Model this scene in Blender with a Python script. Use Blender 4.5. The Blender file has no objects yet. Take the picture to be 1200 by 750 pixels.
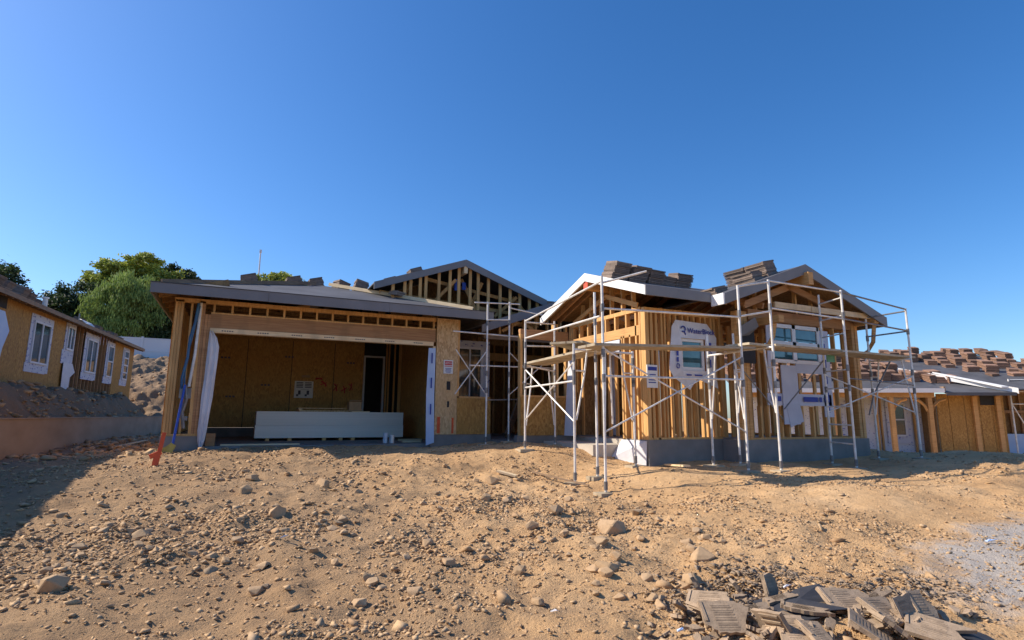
import bpy, math, random
import numpy as np
from mathutils import Vector, Matrix
random.seed(7)
RNG = np.random.default_rng(11)
C = bpy.context.scene.collection
sc = bpy.context.scene
R = math.radians
V = Vector
I4 = Matrix.Identity(4)

# ------------------------------------------------------------------ camera numbers
F = 668.0; PITCH = math.atan(113/668.); YAW = R(25.2); ROLL = R(0.4); CAMH = 0.42
_f = V((math.sin(YAW)*math.cos(PITCH), math.cos(YAW)*math.cos(PITCH), math.sin(PITCH)))
_r = V((math.cos(YAW), -math.sin(YAW), 0.)); _u = _r.cross(_f)
_r2 = _r*math.cos(ROLL)+_u*math.sin(ROLL); _u2 = -_r*math.sin(ROLL)+_u*math.cos(ROLL)
CAM = V((0, 0, CAMH))

# ------------------------------------------------------------------ materials
def new_mat(name):
    m = bpy.data.materials.new(name); m.use_nodes = True
    nt = m.node_tree; b = nt.nodes['Principled BSDF']
    return m, nt, b
def N(nt, t, **kw):
    n = nt.nodes.new(t)
    for k, v in kw.items():
        if k in n.inputs: n.inputs[k].default_value = v
        else: setattr(n, k, v)
    return n
def L(nt, a, b): nt.links.new(a, b)
def rgb(c): return (c[0], c[1], c[2], 1)
def coords(nt, scale=(1, 1, 1), obj=True):
    t = N(nt, 'ShaderNodeTexCoord'); mp = N(nt, 'ShaderNodeMapping'); mp.inputs['Scale'].default_value = scale
    if obj: L(nt, t.outputs['Object'], mp.inputs['Vector'])
    else:
        g = N(nt, 'ShaderNodeNewGeometry'); L(nt, g.outputs['Position'], mp.inputs['Vector'])
    return mp.outputs['Vector']
def ramp(nt, fac, stops):
    r = N(nt, 'ShaderNodeValToRGB'); e = r.color_ramp.elements
    while len(e) < len(stops): e.new(0.5)
    for i, (p, c) in enumerate(stops):
        e[i].position = p; e[i].color = rgb(c)
    L(nt, fac, r.inputs['Fac']); return r.outputs['Color']
def mix(nt, a, b, fac, mode='MIX'):
    m = N(nt, 'ShaderNodeMix', data_type='RGBA', blend_type=mode)
    for s, v in ((m.inputs[0], fac), (m.inputs[6], a), (m.inputs[7], b)):
        if isinstance(v, (int, float)): s.default_value = v
        elif isinstance(v, tuple): s.default_value = rgb(v)
        else: L(nt, v, s)
    return m.outputs[2]
def noise(nt, vec, scale, detail=4, rough=.55):
    n = N(nt, 'ShaderNodeTexNoise'); n.inputs['Scale'].default_value = scale
    n.inputs['Detail'].default_value = detail; n.inputs['Roughness'].default_value = rough
    L(nt, vec, n.inputs['Vector']); return n.outputs['Fac']
def bump(nt, b, h, strength=.3, dist=.01):
    bm = N(nt, 'ShaderNodeBump'); bm.inputs['Strength'].default_value = strength; bm.inputs['Distance'].default_value = dist
    L(nt, h, bm.inputs['Height']); L(nt, bm.outputs['Normal'], b.inputs['Normal'])
def rnd(nt, island=True):
    if island:
        g = N(nt, 'ShaderNodeNewGeometry'); return g.outputs['Random Per Island']
    o = N(nt, 'ShaderNodeObjectInfo'); return o.outputs['Random']
def vary(nt, col, fac, lo, hi):
    mr = N(nt, 'ShaderNodeMapRange'); mr.inputs['To Min'].default_value = lo; mr.inputs['To Max'].default_value = hi
    L(nt, fac, mr.inputs['Value'])
    h = N(nt, 'ShaderNodeHueSaturation'); L(nt, col, h.inputs['Color']); L(nt, mr.outputs[0], h.inputs['Value'])
    return h.outputs['Color']
def simple(name, c1, c2=None, scale=3., stretch=(1, 1, 1), rough=.7, metal=0., bs=.15, bd=.01, lo=.9, hi=1.1, obj=False, detail=5):
    m, nt, b = new_mat(name)
    v = coords(nt, stretch, obj); n = noise(nt, v, scale, detail)
    c2 = c2 or tuple(x*.8 for x in c1)
    col = ramp(nt, n, [(.3, c2), (.7, c1)])
    col = vary(nt, col, rnd(nt), lo, hi)
    L(nt, col, b.inputs['Base Color']); b.inputs['Roughness'].default_value = rough; b.inputs['Metallic'].default_value = metal
    if bs: bump(nt, b, n, bs, bd)
    return m
M = {}
def wood(name, c1, c2, lo=.75, hi=1.15, stretch=(1, 1, .08)):
    m, nt, b = new_mat(name)
    v = coords(nt, stretch, False)
    n1 = noise(nt, v, 28, 5); n2 = noise(nt, coords(nt, (1, 1, .3), False), 3.5, 3)
    col = ramp(nt, n1, [(.3, c2), (.62, c1)])
    col = mix(nt, col, tuple(x*.62 for x in c1), ramp(nt, n2, [(.52, (0, 0, 0)), (.75, (.8, .8, .8))]))
    col = vary(nt, col, rnd(nt), lo, hi); col = vary(nt, col, rnd(nt, False), .82, 1.12)
    L(nt, col, b.inputs['Base Color']); b.inputs['Roughness'].default_value = .72
    bump(nt, b, n1, .2, .004); return m
M['stud'] = wood('stud_lumber', (.72, .42, .16), (.56, .29, .09))
M['lvl'] = wood('beam_lumber', (.68, .38, .14), (.50, .25, .08), stretch=(.08, .08, 1.6))
M['fresh'] = wood('fresh_lumber', (.80, .62, .38), (.68, .48, .26), .9, 1.1, stretch=(.1, .1, 1))
M['redwood'] = wood('header_lumber', (.50, .27, .12), (.36, .17, .07), stretch=(.08, .08, 1.6))
M['oldwood'] = wood('weathered_lumber', (.30, .20, .12), (.17, .11, .07), stretch=(.1, .1, 1))
M['plank'] = wood('scaffold_plank_wood', (.52, .43, .30), (.34, .27, .18), stretch=(.25, .25, 1))
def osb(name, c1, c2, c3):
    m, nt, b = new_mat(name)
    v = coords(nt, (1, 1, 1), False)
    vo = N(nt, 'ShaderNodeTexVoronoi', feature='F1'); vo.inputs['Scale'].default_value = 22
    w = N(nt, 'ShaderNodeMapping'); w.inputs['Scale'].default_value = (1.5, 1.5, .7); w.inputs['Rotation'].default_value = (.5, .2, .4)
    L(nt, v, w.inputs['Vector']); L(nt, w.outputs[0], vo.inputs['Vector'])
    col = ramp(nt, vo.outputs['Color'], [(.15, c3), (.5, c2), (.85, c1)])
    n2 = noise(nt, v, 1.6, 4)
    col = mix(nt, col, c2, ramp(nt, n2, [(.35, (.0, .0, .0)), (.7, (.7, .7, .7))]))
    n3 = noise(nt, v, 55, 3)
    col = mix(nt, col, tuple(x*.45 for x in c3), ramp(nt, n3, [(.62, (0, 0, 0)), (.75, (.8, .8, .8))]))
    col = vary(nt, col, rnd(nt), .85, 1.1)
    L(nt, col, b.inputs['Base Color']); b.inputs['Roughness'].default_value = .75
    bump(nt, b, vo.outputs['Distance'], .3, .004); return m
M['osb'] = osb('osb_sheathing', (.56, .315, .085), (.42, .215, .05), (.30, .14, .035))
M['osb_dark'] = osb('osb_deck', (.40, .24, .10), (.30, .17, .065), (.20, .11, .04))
M['osb_dim'] = osb('garage_osb', (.62, .36, .11), (.50, .27, .075), (.38, .19, .05))
M['osb_pale'] = osb('pale_osb', (.74, .53, .29), (.62, .40, .19), (.46, .27, .12))
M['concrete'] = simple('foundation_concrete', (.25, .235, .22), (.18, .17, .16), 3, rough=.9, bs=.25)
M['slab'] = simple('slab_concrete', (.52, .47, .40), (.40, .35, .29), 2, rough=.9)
M['retwall'] = simple('retaining_concrete', (.42, .315, .235), (.29, .215, .155), .9, stretch=(1, 1, 2.2), rough=.95, bs=.35, bd=.02, detail=8)
M['fascia'] = simple('primed_fascia', (.205, .20, .205), (.165, .16, .165), 2, rough=.6, bs=.05)
M['whitetrim'] = simple('white_trim', (.80, .79, .77), (.72, .71, .69), 2, rough=.6, bs=.03)
M['felt'] = simple('roof_underlayment', (.105, .105, .115), (.06, .06, .068), 1.6, stretch=(1, 1, 1), rough=.75, bs=.35, bd=.02, detail=8)
M['metal'] = simple('galvanised_steel', (.84, .82, .78), (.58, .54, .49), 7, rough=.45, metal=.1, bs=.1, bd=.002)
M['rustmetal'] = simple('scuffed_dark_steel', (.28, .27, .26), (.14, .13, .13), 9, rough=.5, metal=.4, bs=.1, bd=.002)
M['vinyl'] = simple('white_vinyl', (.68, .68, .70), (.63, .63, .66), 1, rough=.45, bs=0)
M['white'] = simple('white_plastic', (.70, .70, .73), (.58, .58, .62), 4, rough=.5, bs=.4, bd=.02)
M['bluepipe'] = simple('blue_hose', (.03, .13, .26), (.02, .08, .18), 5, rough=.4, bs=0)
M['bluepaint'] = simple('blue_paint', (.03, .09, .50), (.02, .06, .36), 12, rough=.4, bs=0)
M['yellow'] = simple('yellow_paint', (.55, .42, .08), (.36, .26, .05), 8, rough=.6, bs=.1)
M['orange'] = simple('orange_paint', (.75, .10, .02), (.60, .07, .015), 8, rough=.5, bs=.1)
M['redend'] = simple('red_end_paint', (.70, .10, .05), (.50, .07, .03), 8, rough=.7, bs=0)
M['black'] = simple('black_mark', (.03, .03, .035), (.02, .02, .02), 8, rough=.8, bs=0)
M['redprint'] = simple('red_print', (.60, .04, .05), (.5, .03, .04), 8, rough=.7, bs=0)
M['inkblue'] = simple('blue_print', (.04, .07, .36), (.03, .05, .28), 8, rough=.7, bs=0)
M['ink'] = simple('grey_print', (.10, .10, .14), (.08, .08, .1), 8, rough=.7, bs=0)
M['drywall'] = simple('drywall_paper', (.86, .78, .67), (.78, .70, .59), 1, stretch=(.3, .3, 40), rough=.85, bs=.04, bd=.002)
M['cardboard'] = simple('cardboard', (.48, .31, .17), (.40, .25, .13), 5, rough=.85, bs=.1)
M['tin'] = simple('tin_can', (.62, .64, .66), (.50, .52, .56), 5, rough=.35, metal=.6, bs=0)
M['greenpad'] = simple('green_tag_plastic', (.12, .38, .28), (.08, .28, .2), 5, rough=.5, bs=0)
M['bark'] = simple('bark', (.13, .09, .06), (.06, .045, .03), 6, stretch=(1, 1, .3), rough=.95, bs=.5, bd=.03)
M['rubber'] = simple('black_rubber', (.03, .03, .03), None, 5, rough=.7, bs=0)
def glass(name, c, rough=.06):
    m, nt, b = new_mat(name); b.inputs['Base Color'].default_value = rgb(c); b.inputs['Roughness'].default_value = rough
    b.inputs['Metallic'].default_value = .0; b.inputs['IOR'].default_value = 1.5; b.inputs['Specular IOR Level'].default_value = .9
    v = coords(nt, (1, 1, 1), False); n = noise(nt, v, 2.5, 2)
    L(nt, ramp(nt, n, [(.4, tuple(x*.55 for x in c)), (.6, c)]), b.inputs['Base Color']); bump(nt, b, n, .04, .02); return m
M['glass'] = glass('window_glass', (.035, .05, .055))
M['tealglass'] = glass('teal_window_glass', (.05, .15, .18), .04)
def wrapmat(name, base, ink, amount, sc_=7.):
    m, nt, b = new_mat(name)
    v = coords(nt, (1, 1, 1), False); vo = N(nt, 'ShaderNodeTexVoronoi'); vo.inputs['Scale'].default_value = sc_
    w = N(nt, 'ShaderNodeMapping'); w.inputs['Scale'].default_value = (1, 1, 2.0); L(nt, v, w.inputs['Vector']); L(nt, w.outputs[0], vo.inputs['Vector'])
    n = noise(nt, v, 38, 2); n0 = noise(nt, v, 3, 4)
    sepd = N(nt, 'ShaderNodeMath', operation='LESS_THAN'); L(nt, vo.outputs['Distance'], sepd.inputs[0]); sepd.inputs[1].default_value = amount
    g = N(nt, 'ShaderNodeMath', operation='GREATER_THAN'); L(nt, n, g.inputs[0]); g.inputs[1].default_value = .47
    mu = N(nt, 'ShaderNodeMath', operation='MULTIPLY'); L(nt, sepd.outputs[0], mu.inputs[0]); L(nt, g.outputs[0], mu.inputs[1])
    col = ramp(nt, n0, [(.3, tuple(x*.85 for x in base)), (.7, base)])
    col = mix(nt, col, ink, mu.outputs[0]); L(nt, col, b.inputs['Base Color']); b.inputs['Roughness'].default_value = .55
    bump(nt, b, n0, .4, .02); return m
M['wrap'] = wrapmat('printed_house_wrap', (.70, .71, .75), (.06, .09, .36), .20)
M['flash'] = wrapmat('printed_flashing', (.60, .61, .68), (.08, .10, .36), .30, 5.5)
M['plainwrap'] = simple('plain_window_wrap', (.52, .53, .62), (.44, .45, .54), 3, rough=.5, bs=.4, bd=.02)
M['shadesheet'] = simple('black_shade_sheet', (.035, .037, .045), (.022, .023, .03), 8, rough=.8, bs=.5, bd=.02)  # colour of the sheets that paint shade beside the tile heaps
M['bluewrap'] = simple('pale_blue_wrap', (.50, .62, .82), (.42, .54, .76), 3, rough=.5, bs=.3, bd=.02)
def tilemat(name, c1, c2, c3):
    m, nt, b = new_mat(name)
    v = coords(nt, (1, 1, 1), False); n = noise(nt, v, 14, 8, .7); n2 = noise(nt, v, 120, 3)
    col = ramp(nt, n, [(.28, c3), (.5, c2), (.72, c1)])
    col = mix(nt, col, tuple(x*.55 for x in c2), ramp(nt, n2, [(.55, (0, 0, 0)), (.7, (.7, .7, .7))]))
    col = vary(nt, col, rnd(nt), .7, 1.2); col = vary(nt, col, rnd(nt, False), .85, 1.12)
    L(nt, col, b.inputs['Base Color']); b.inputs['Roughness'].default_value = .9
    bump(nt, b, n2, .4, .004); return m
M['tile'] = tilemat('concrete_roof_tile', (.30, .225, .175), (.235, .175, .14), (.16, .12, .10))
M['tile_red'] = tilemat('clay_roof_tile', (.36, .205, .135), (.28, .16, .105), (.18, .105, .072))
M['debris'] = tilemat('broken_tile', (.44, .32, .215), (.34, .245, .16), (.22, .16, .11))
M['darkroof'] = tilemat('dark_roof', (.09, .07, .06), (.06, .047, .04), (.04, .03, .027))
M['debris_dark'] = tilemat('dark_tile_underside', (.10, .095, .10), (.07, .068, .075), (.045, .045, .05))
def stonemat(name, c1, c2, c3, c4):
    m, nt, b = new_mat(name)
    v = coords(nt, (1, 1, 1), False); n = noise(nt, v, 30, 5, .7)
    col = ramp(nt, rnd(nt), [(0, c1), (.35, c2), (.7, c3), (1, c4)])
    col = mix(nt, col, tuple(x*.6 for x in c2), ramp(nt, n, [(.45, (0, 0, 0)), (.75, (.7, .7, .7))]))
    L(nt, col, b.inputs['Base Color']); b.inputs['Roughness'].default_value = .95
    bump(nt, b, n, .5, .006); return m
M['stone'] = stonemat('rubble_stone', (.36, .225, .12), (.45, .29, .155), (.56, .38, .21), (.40, .285, .175))
M['rock'] = stonemat('loose_rock', (.40, .265, .145), (.46, .305, .17), (.43, .295, .175), (.37, .26, .155))

# ------------------------------------------------------------------ mesh builder
W = {}
def inv(parent): return W[parent.name].inverted() if parent is not None else I4
class MB:
    def __init__(s, fr=None): s.v = []; s.f = []; s.fr = fr
    def add(s, vs, fs):
        o = len(s.v)
        for p in vs:
            p = V(p); s.v.append(tuple(s.fr @ p) if s.fr is not None else tuple(p))
        for f in fs: s.f.append(tuple(i+o for i in f))
    def box(s, x0, x1, y0, y1, z0, z1):
        s.add([(x0, y0, z0), (x1, y0, z0), (x1, y1, z0), (x0, y1, z0), (x0, y0, z1), (x1, y0, z1), (x1, y1, z1), (x0, y1, z1)],
              [(0, 3, 2, 1), (4, 5, 6, 7), (0, 1, 5, 4), (1, 2, 6, 5), (2, 3, 7, 6), (3, 0, 4, 7)]); return s
    def beam(s, p0, p1, w, h, up=(0, 0, 1)):
        p0 = V(p0); p1 = V(p1); d = (p1-p0).normalized(); up = V(up)
        if abs(d.dot(up)) > .98: up = V((0, 1, 0))
        a = d.cross(up).normalized()*w/2; b = a.cross(d).normalized()*h/2
        vs = [p+sa*a+sb*b for p in (p0, p1) for sa, sb in ((-1, -1), (1, -1), (1, 1), (-1, 1))]
        s.add(vs, [(0, 1, 2, 3), (7, 6, 5, 4), (0, 4, 5, 1), (1, 5, 6, 2), (2, 6, 7, 3), (3, 7, 4, 0)]); return s
    def tube(s, pts, r, n=8, r1=None):
        pts = [V(p) for p in pts]; rings = []; k = len(pts)
        for i, p in enumerate(pts):
            d = (pts[min(i+1, k-1)]-pts[max(i-1, 0)]).normalized()
            up = V((0, 0, 1)) if abs(d.z) < .9 else V((1, 0, 0))
            a = d.cross(up).normalized(); b = a.cross(d)
            rr = r+(r1-r)*i/(k-1) if r1 is not None else r
            rings.append([p+(a*math.cos(2*math.pi*j/n)+b*math.sin(2*math.pi*j/n))*rr for j in range(n)])
        vs = [q for g in rings for q in g]; fs = []
        for i in range(k-1):
            for j in range(n): fs.append((i*n+j, i*n+(j+1) % n, (i+1)*n+(j+1) % n, (i+1)*n+j))
        fs.append(tuple(range(n-1, -1, -1))); fs.append(tuple((k-1)*n+j for j in range(n)))
        s.add(vs, fs); return s
    def slab(s, poly, off):
        n = len(poly); off = V(off); vs = [V(p) for p in poly]+[V(p)+off for p in poly]
        fs = [tuple(range(n)), tuple(range(2*n-1, n-1, -1))]+[(i, i+n, (i+1) % n+n, (i+1) % n) for i in range(n)]
        s.add(vs, fs); return s
    def build(s, name, mat, parent=None, **kw):
        me = bpy.data.meshes.new(name); iv = inv(parent)
        me.from_pydata([tuple(iv @ V(p)) for p in s.v], [], s.f); me.materials.append(mat)
        import bmesh
        b = bmesh.new(); b.from_mesh(me); bmesh.ops.recalc_face_normals(b, faces=b.faces); b.to_mesh(me); b.free()
        o = bpy.data.objects.new(name, me); C.objects.link(o)
        if parent is not None: o.parent = parent; W[o.name] = W[parent.name]
        else: W[o.name] = I4
        tag(o, **kw); return o
def tag(o, label=None, cat=None, group=None, kind=None):
    for k, v in (('label', label), ('category', cat), ('group', group), ('kind', kind)):
        if v: o[k] = v
    return o
def thing(name, loc, label, cat, group=None, rz=0):
    o = bpy.data.objects.new(name, None); C.objects.link(o); o.location = loc; o.rotation_euler = (0, 0, rz); o.empty_display_size = .2
    W[o.name] = Matrix.Translation(V(loc)) @ Matrix.Rotation(rz, 4, 'Z')
    return tag(o, label, cat, group)
def topmesh(name, mb, mat, base, label, cat, group=None):
    """one mesh thing whose origin sits at its base"""
    me = bpy.data.meshes.new(name); base = V(base)
    me.from_pydata([tuple(V(p)-base) for p in mb.v], [], mb.f); me.materials.append(mat)
    import bmesh
    b = bmesh.new(); b.from_mesh(me); bmesh.ops.recalc_face_normals(b, faces=b.faces); b.to_mesh(me); b.free()
    o = bpy.data.objects.new(name, me); C.objects.link(o); o.location = base; W[o.name] = Matrix.Translation(base)
    return tag(o, label, cat, group)
def text_part(name, s, size, mat, world, parent, label=None):
    """writing, as a thin mesh; world = 4x4 frame (x along text, z up)"""
    cu = bpy.data.curves.new(name, 'FONT'); cu.body = s; cu.size = size; cu.extrude = .002; cu.align_x = 'CENTER'; cu.offset = size*.012
    t = bpy.data.objects.new('tmp', cu); C.objects.link(t)
    dg = bpy.context.evaluated_depsgraph_get(); me = bpy.data.meshes.new_from_object(t.evaluated_get(dg))
    bpy.data.objects.remove(t); bpy.data.curves.remove(cu)
    me.transform(inv(parent) @ world @ Matrix.Rotation(R(90), 4, 'X')); me.materials.clear(); me.materials.append(mat); me.name = name
    o = bpy.data.objects.new(name, me); C.objects.link(o); o.parent = parent; W[o.name] = W[parent.name]; tag(o, label); return o

# ------------------------------------------------------------------ terrain
def vnoise(x, y, seed=0):
    xi = np.floor(x).astype(np.int64); yi = np.floor(y).astype(np.int64); xf = x-xi; yf = y-yi
    def h(a, b):
        n = (a*374761393+b*668265263+seed*974634777) & 0xffffffff
        n = ((n ^ (n >> 13))*1274126177) & 0xffffffff
        return ((n ^ (n >> 16)) & 0xffff)/65535.
    u = xf*xf*(3-2*xf); v = yf*yf*(3-2*yf)
    return (h(xi, yi)*(1-u)+h(xi+1, yi)*u)*(1-v)+(h(xi, yi+1)*(1-u)+h(xi+1, yi+1)*u)*v-.5
CP = np.array([(-1.3, 12.6, -.30), (1.5, 12.6, -.24), (4.05, 12.6, -.27), (5.2, 12.4, -.2), (4.9, 9.85, -.22), (6.2, 11, -.16), (4.9, 8.1, -.58), (4.95, 7.2, -.66),
    (5.9, 7.9, -.42), (7, 8.7, -.47), (7.7, 7.1, -.42), (8.4, 7.0, -.46), (9, 8.2, -.43), (10.4, 7.1, -.48), (12.6, 7.3, -.34), (12.6, 8.2, -.38), (13.6, 8.8, -.36),
    (-4.4, 15, -.52), (-3.9, 21, -.46), (-3.4, 27, -.4), (-2, 15, -.42), (-2, 20, -.4), (-2.2, 12, -.38), (-4.6, 11, -.55), (-4.8, 7, -.75), (-2.2, 9, -.58), (-1.6, 6, -.80), (0, 9, -.45), (2, 9, -.42), (1, 6.5, -.62), (3, 6.5, -.64),
    (-1, 4, -.92), (1.5, 4, -.82), (3, 3, -.84), (4.6, 2.4, -.84), (5.5, 4.5, -.66), (7, 5, -.56), (9, 4.6, -.52), (11.5, 5.5, -.36), (8, 2.6, -.78), (12, 3, -.7), (14.5, 7.2, -.30), (14, 5, -.42),
    (0, 0, -1.0), (-3, 0, -1.1), (4, 0, -1.0), (8, 0, -.95), (0, -4, -1.2), (7.6, 9.6, -.3), (6, 9.2, -.36), (5.8, 13.5, -.18), (7.5, 13, -.18), (16, 9, -.55), (18, 11, -.9), (20, 9, -1.0), (20, 14, -1.05), (26, 12, -1.1), (26, 18, -1.05)])
def _tps():
    P = CP[:, :2]; n = len(P); d = np.linalg.norm(P[:, None]-P[None], axis=2)
    K = np.where(d > 0, d*d*np.log(d+1e-9), 0)+np.eye(n)*.05
    A = np.zeros((n+3, n+3)); A[:n, :n] = K; A[:n, n] = 1; A[:n, n+1:] = P; A[n, :n] = 1; A[n+1:, :n] = P.T
    return np.linalg.solve(A, np.concatenate([CP[:, 2], [0, 0, 0]]))
TW = _tps()
def sstep(a, b, x):
    t = np.clip((x-a)/(b-a), 0, 1); return t*t*(3-2*t)
def gbase(x, y):
    x = np.asarray(x, float); y = np.asarray(y, float); sh = x.shape; x = x.ravel(); y = y.ravel()
    n = len(CP); xc = np.clip(x, -5.5, 27); yc = np.clip(y, -5, 28)
    z = TW[n]+TW[n+1]*xc+TW[n+2]*yc
    for i in range(n):
        d2 = (xc-CP[i, 0])**2+(yc-CP[i, 1])**2; z = z+TW[i]*.5*d2*np.log(d2+1e-9)
    z = np.clip(z, -1.3, -.1)
    far = np.where(x > 14, -1.15, -.45)
    m = sstep(22, 30, np.maximum(np.abs(x-8)-2, y)); z = z*(1-m)+far*m
    # terrace behind the retaining wall
    xw = -4.52+.085*(y-15); s = xw-x
    ter = .16+sstep(.1, 1.4, s)*.98
    on = sstep(-.02, .10, s)*(1-sstep(29.5, 31.5, y)); z = z*(1-on)+ter*on
    # bank rising to the fence
    xb = sstep(10, 4, x); bank = sstep(29, 43.5, y)*4.2+sstep(43, 60, y)*.8
    z = z+bank*xb
    return z.reshape(sh)
def gdisp(x, y):
    x = np.asarray(x, float); y = np.asarray(y, float)
    near = 1-sstep(40, 80, np.hypot(x, y)); smooth = sand(x, y)
    a = vnoise(x*.8, y*.8, 1)*.10+vnoise(x*2.1+5, y*2.1, 2)*.09*(1-.35*smooth)+vnoise(x*5, y*5+3, 3)*.06*(1-.6*smooth)+vnoise(x*12, y*12, 4)*.03*(1-.8*smooth)+vnoise(x*27, y*27, 5)*.012*(1-.8*smooth)+(1-.85*smooth)*((.5-np.abs(vnoise(x*7.3, y*7.3, 41))*2)**2*.05+(.5-np.abs(vnoise(x*15, y*15, 42))*2)**2*.022)
    onb = sstep(30, 34, y)*(vnoise(x*.5, y*.5, 9)*.6+vnoise(x*1.3, y*.9, 8)*.12+vnoise(x*3.1, y*2.3, 18)*.10+vnoise(x*9, y*6, 19)*.04)+sstep(-4.6, -5.2, x-.085*(y-15))*(vnoise(x*2.5, y*2.5, 7)*.28+vnoise(x*6, y*6, 6)*.12)*sstep(-7, -6, x)
    return (a+onb)*near
def sand(x, y):
    """1 where the dirt is smooth and bare (right of the picture), 0 in the rubble"""
    s = sstep(5.0, 7.2, x+.45*(y-5)+vnoise(x*.7, y*.7, 21)*2.2)
    s = s*(1-.75*sstep(.12, .3, vnoise(x*.9+9, y*.9, 22)))
    return s
def gz(x, y): return float(gbase(np.array([x]), np.array([y]))[0]+gdisp(np.array([x]), np.array([y]))[0])
def lines(a, b, d, lo, hi, g=1.13):
    c = list(np.arange(a, b, d)); s = d; x = b
    while x < hi: c.append(x); s *= g; x += s
    s = d; x = a-d; pre = []
    while x > lo: pre.append(x); s *= g; x -= s
    return np.array(sorted(pre)+c)
xs = lines(-7.4, 16, .05, -2500, 2500); ys = np.concatenate([lines(1.2, 14, .045, -400, 14), np.arange(14.05, 45, .11), np.array([45+.15*(1.10**k-1)/.10 for k in range(80)])])
ys = ys[ys < 3000]
X, Y = np.meshgrid(xs, ys); Z = gbase(X, Y)+gdisp(X, Y)
nx, ny = len(xs), len(ys)
me = bpy.data.meshes.new('ground'); me.vertices.add(nx*ny)
me.vertices.foreach_set('co', np.stack([X, Y, Z], -1).ravel())
ii, jj = np.meshgrid(np.arange(nx-1), np.arange(ny-1)); a = (jj*nx+ii).ravel()
q = np.stack([a, a+1, a+nx+1, a+nx], -1).ravel(); nf = len(a)
me.loops.add(nf*4); me.loops.foreach_set('vertex_index', q); me.polygons.add(nf)
me.polygons.foreach_set('loop_start', np.arange(0, nf*4, 4)); me.polygons.foreach_set('loop_total', np.full(nf, 4)); me.update(); me.validate()
me.shade_smooth()
m, nt, b = new_mat('dirt')
v = coords(nt, (1, 1, 1), False)
n1 = noise(nt, v, 1.1, 6, .6); n2 = noise(nt, v, 9, 8, .65); n3 = noise(nt, v, 60, 6, .7)
col = ramp(nt, n1, [(.3, (.46, .28, .14)), (.5, (.61, .385, .195)), (.7, (.72, .475, .255))])
col = mix(nt, col, (.36, .225, .12), ramp(nt, n2, [(.5, (0, 0, 0)), (.75, (.75, .75, .75))]))
col = mix(nt, col, (.70, .49, .27), ramp(nt, n3, [(.55, (0, 0, 0)), (.75, (.6, .6, .6))]))
sx = N(nt, 'ShaderNodeSeparateXYZ'); L(nt, v, sx.inputs[0])
# pale crushed gravel patch at the right front, greyer soil by the retaining wall
def lin(cx, cy, k):
    a_ = N(nt, 'ShaderNodeMath', operation='MULTIPLY'); L(nt, sx.outputs[0], a_.inputs[0]); a_.inputs[1].default_value = cx
    b_ = N(nt, 'ShaderNodeMath', operation='MULTIPLY_ADD'); L(nt, sx.outputs[1], b_.inputs[0]); b_.inputs[1].default_value = cy; L(nt, a_.outputs[0], b_.inputs[2])
    c_ = N(nt, 'ShaderNodeMath', operation='ADD'); L(nt, b_.outputs[0], c_.inputs[0]); c_.inputs[1].default_value = k
    d_ = N(nt, 'ShaderNodeMath', operation='MULTIPLY_ADD'); L(nt, n1, d_.inputs[0]); d_.inputs[1].default_value = 2.2; L(nt, c_.outputs[0], d_.inputs[2])
    e_ = N(nt, 'ShaderNodeMath', operation='MULTIPLY_ADD'); L(nt, n2, e_.inputs[0]); e_.inputs[1].default_value = 1.0; L(nt, d_.outputs[0], e_.inputs[2])
    return e_.outputs[0]
dm = N(nt, 'ShaderNodeMapping'); dm.inputs['Location'].default_value = (-5.9, -4.3, 0); dm.inputs['Scale'].default_value = (.8, 1.75, 0); L(nt, v, dm.inputs['Vector'])
dl = N(nt, 'ShaderNodeVectorMath', operation='LENGTH'); L(nt, dm.outputs[0], dl.inputs[0])
gs_ = N(nt, 'ShaderNodeMath', operation='MULTIPLY_ADD'); L(nt, dl.outputs['Value'], gs_.inputs[0]); gs_.inputs[1].default_value = -.75; gs_.inputs[2].default_value = 1.0
gt_ = N(nt, 'ShaderNodeMath', operation='MULTIPLY_ADD'); L(nt, n1, gt_.inputs[0]); gt_.inputs[1].default_value = 1.6; L(nt, gs_.outputs[0], gt_.inputs[2])
gu_ = N(nt, 'ShaderNodeMath', operation='MULTIPLY_ADD'); L(nt, n2, gu_.inputs[0]); gu_.inputs[1].default_value = .9; L(nt, gt_.outputs[0], gu_.inputs[2])
g = gu_.outputs[0]
col = mix(nt, col, (.44, .42, .395), ramp(nt, g, [(.55, (0, 0, 0)), (1.0, (.85, .85, .85))]))
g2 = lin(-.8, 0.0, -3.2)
# soil colour darker in the rubble towards the left
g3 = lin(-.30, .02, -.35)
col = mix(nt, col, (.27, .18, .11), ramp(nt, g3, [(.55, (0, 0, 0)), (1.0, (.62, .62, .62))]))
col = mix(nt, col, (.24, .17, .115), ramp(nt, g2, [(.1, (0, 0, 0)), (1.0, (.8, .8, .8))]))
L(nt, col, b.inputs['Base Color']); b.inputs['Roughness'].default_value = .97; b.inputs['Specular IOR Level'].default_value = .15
mb_ = N(nt, 'ShaderNodeMath', operation='MULTIPLY_ADD'); L(nt, n2, mb_.inputs[0]); mb_.inputs[1].default_value = 1.6; L(nt, n3, mb_.inputs[2])
bump(nt, b, mb_.outputs[0], .9, .028)
me.materials.append(m)
g = bpy.data.objects.new('ground', me); C.objects.link(g); tag(g, kind='structure')

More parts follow.
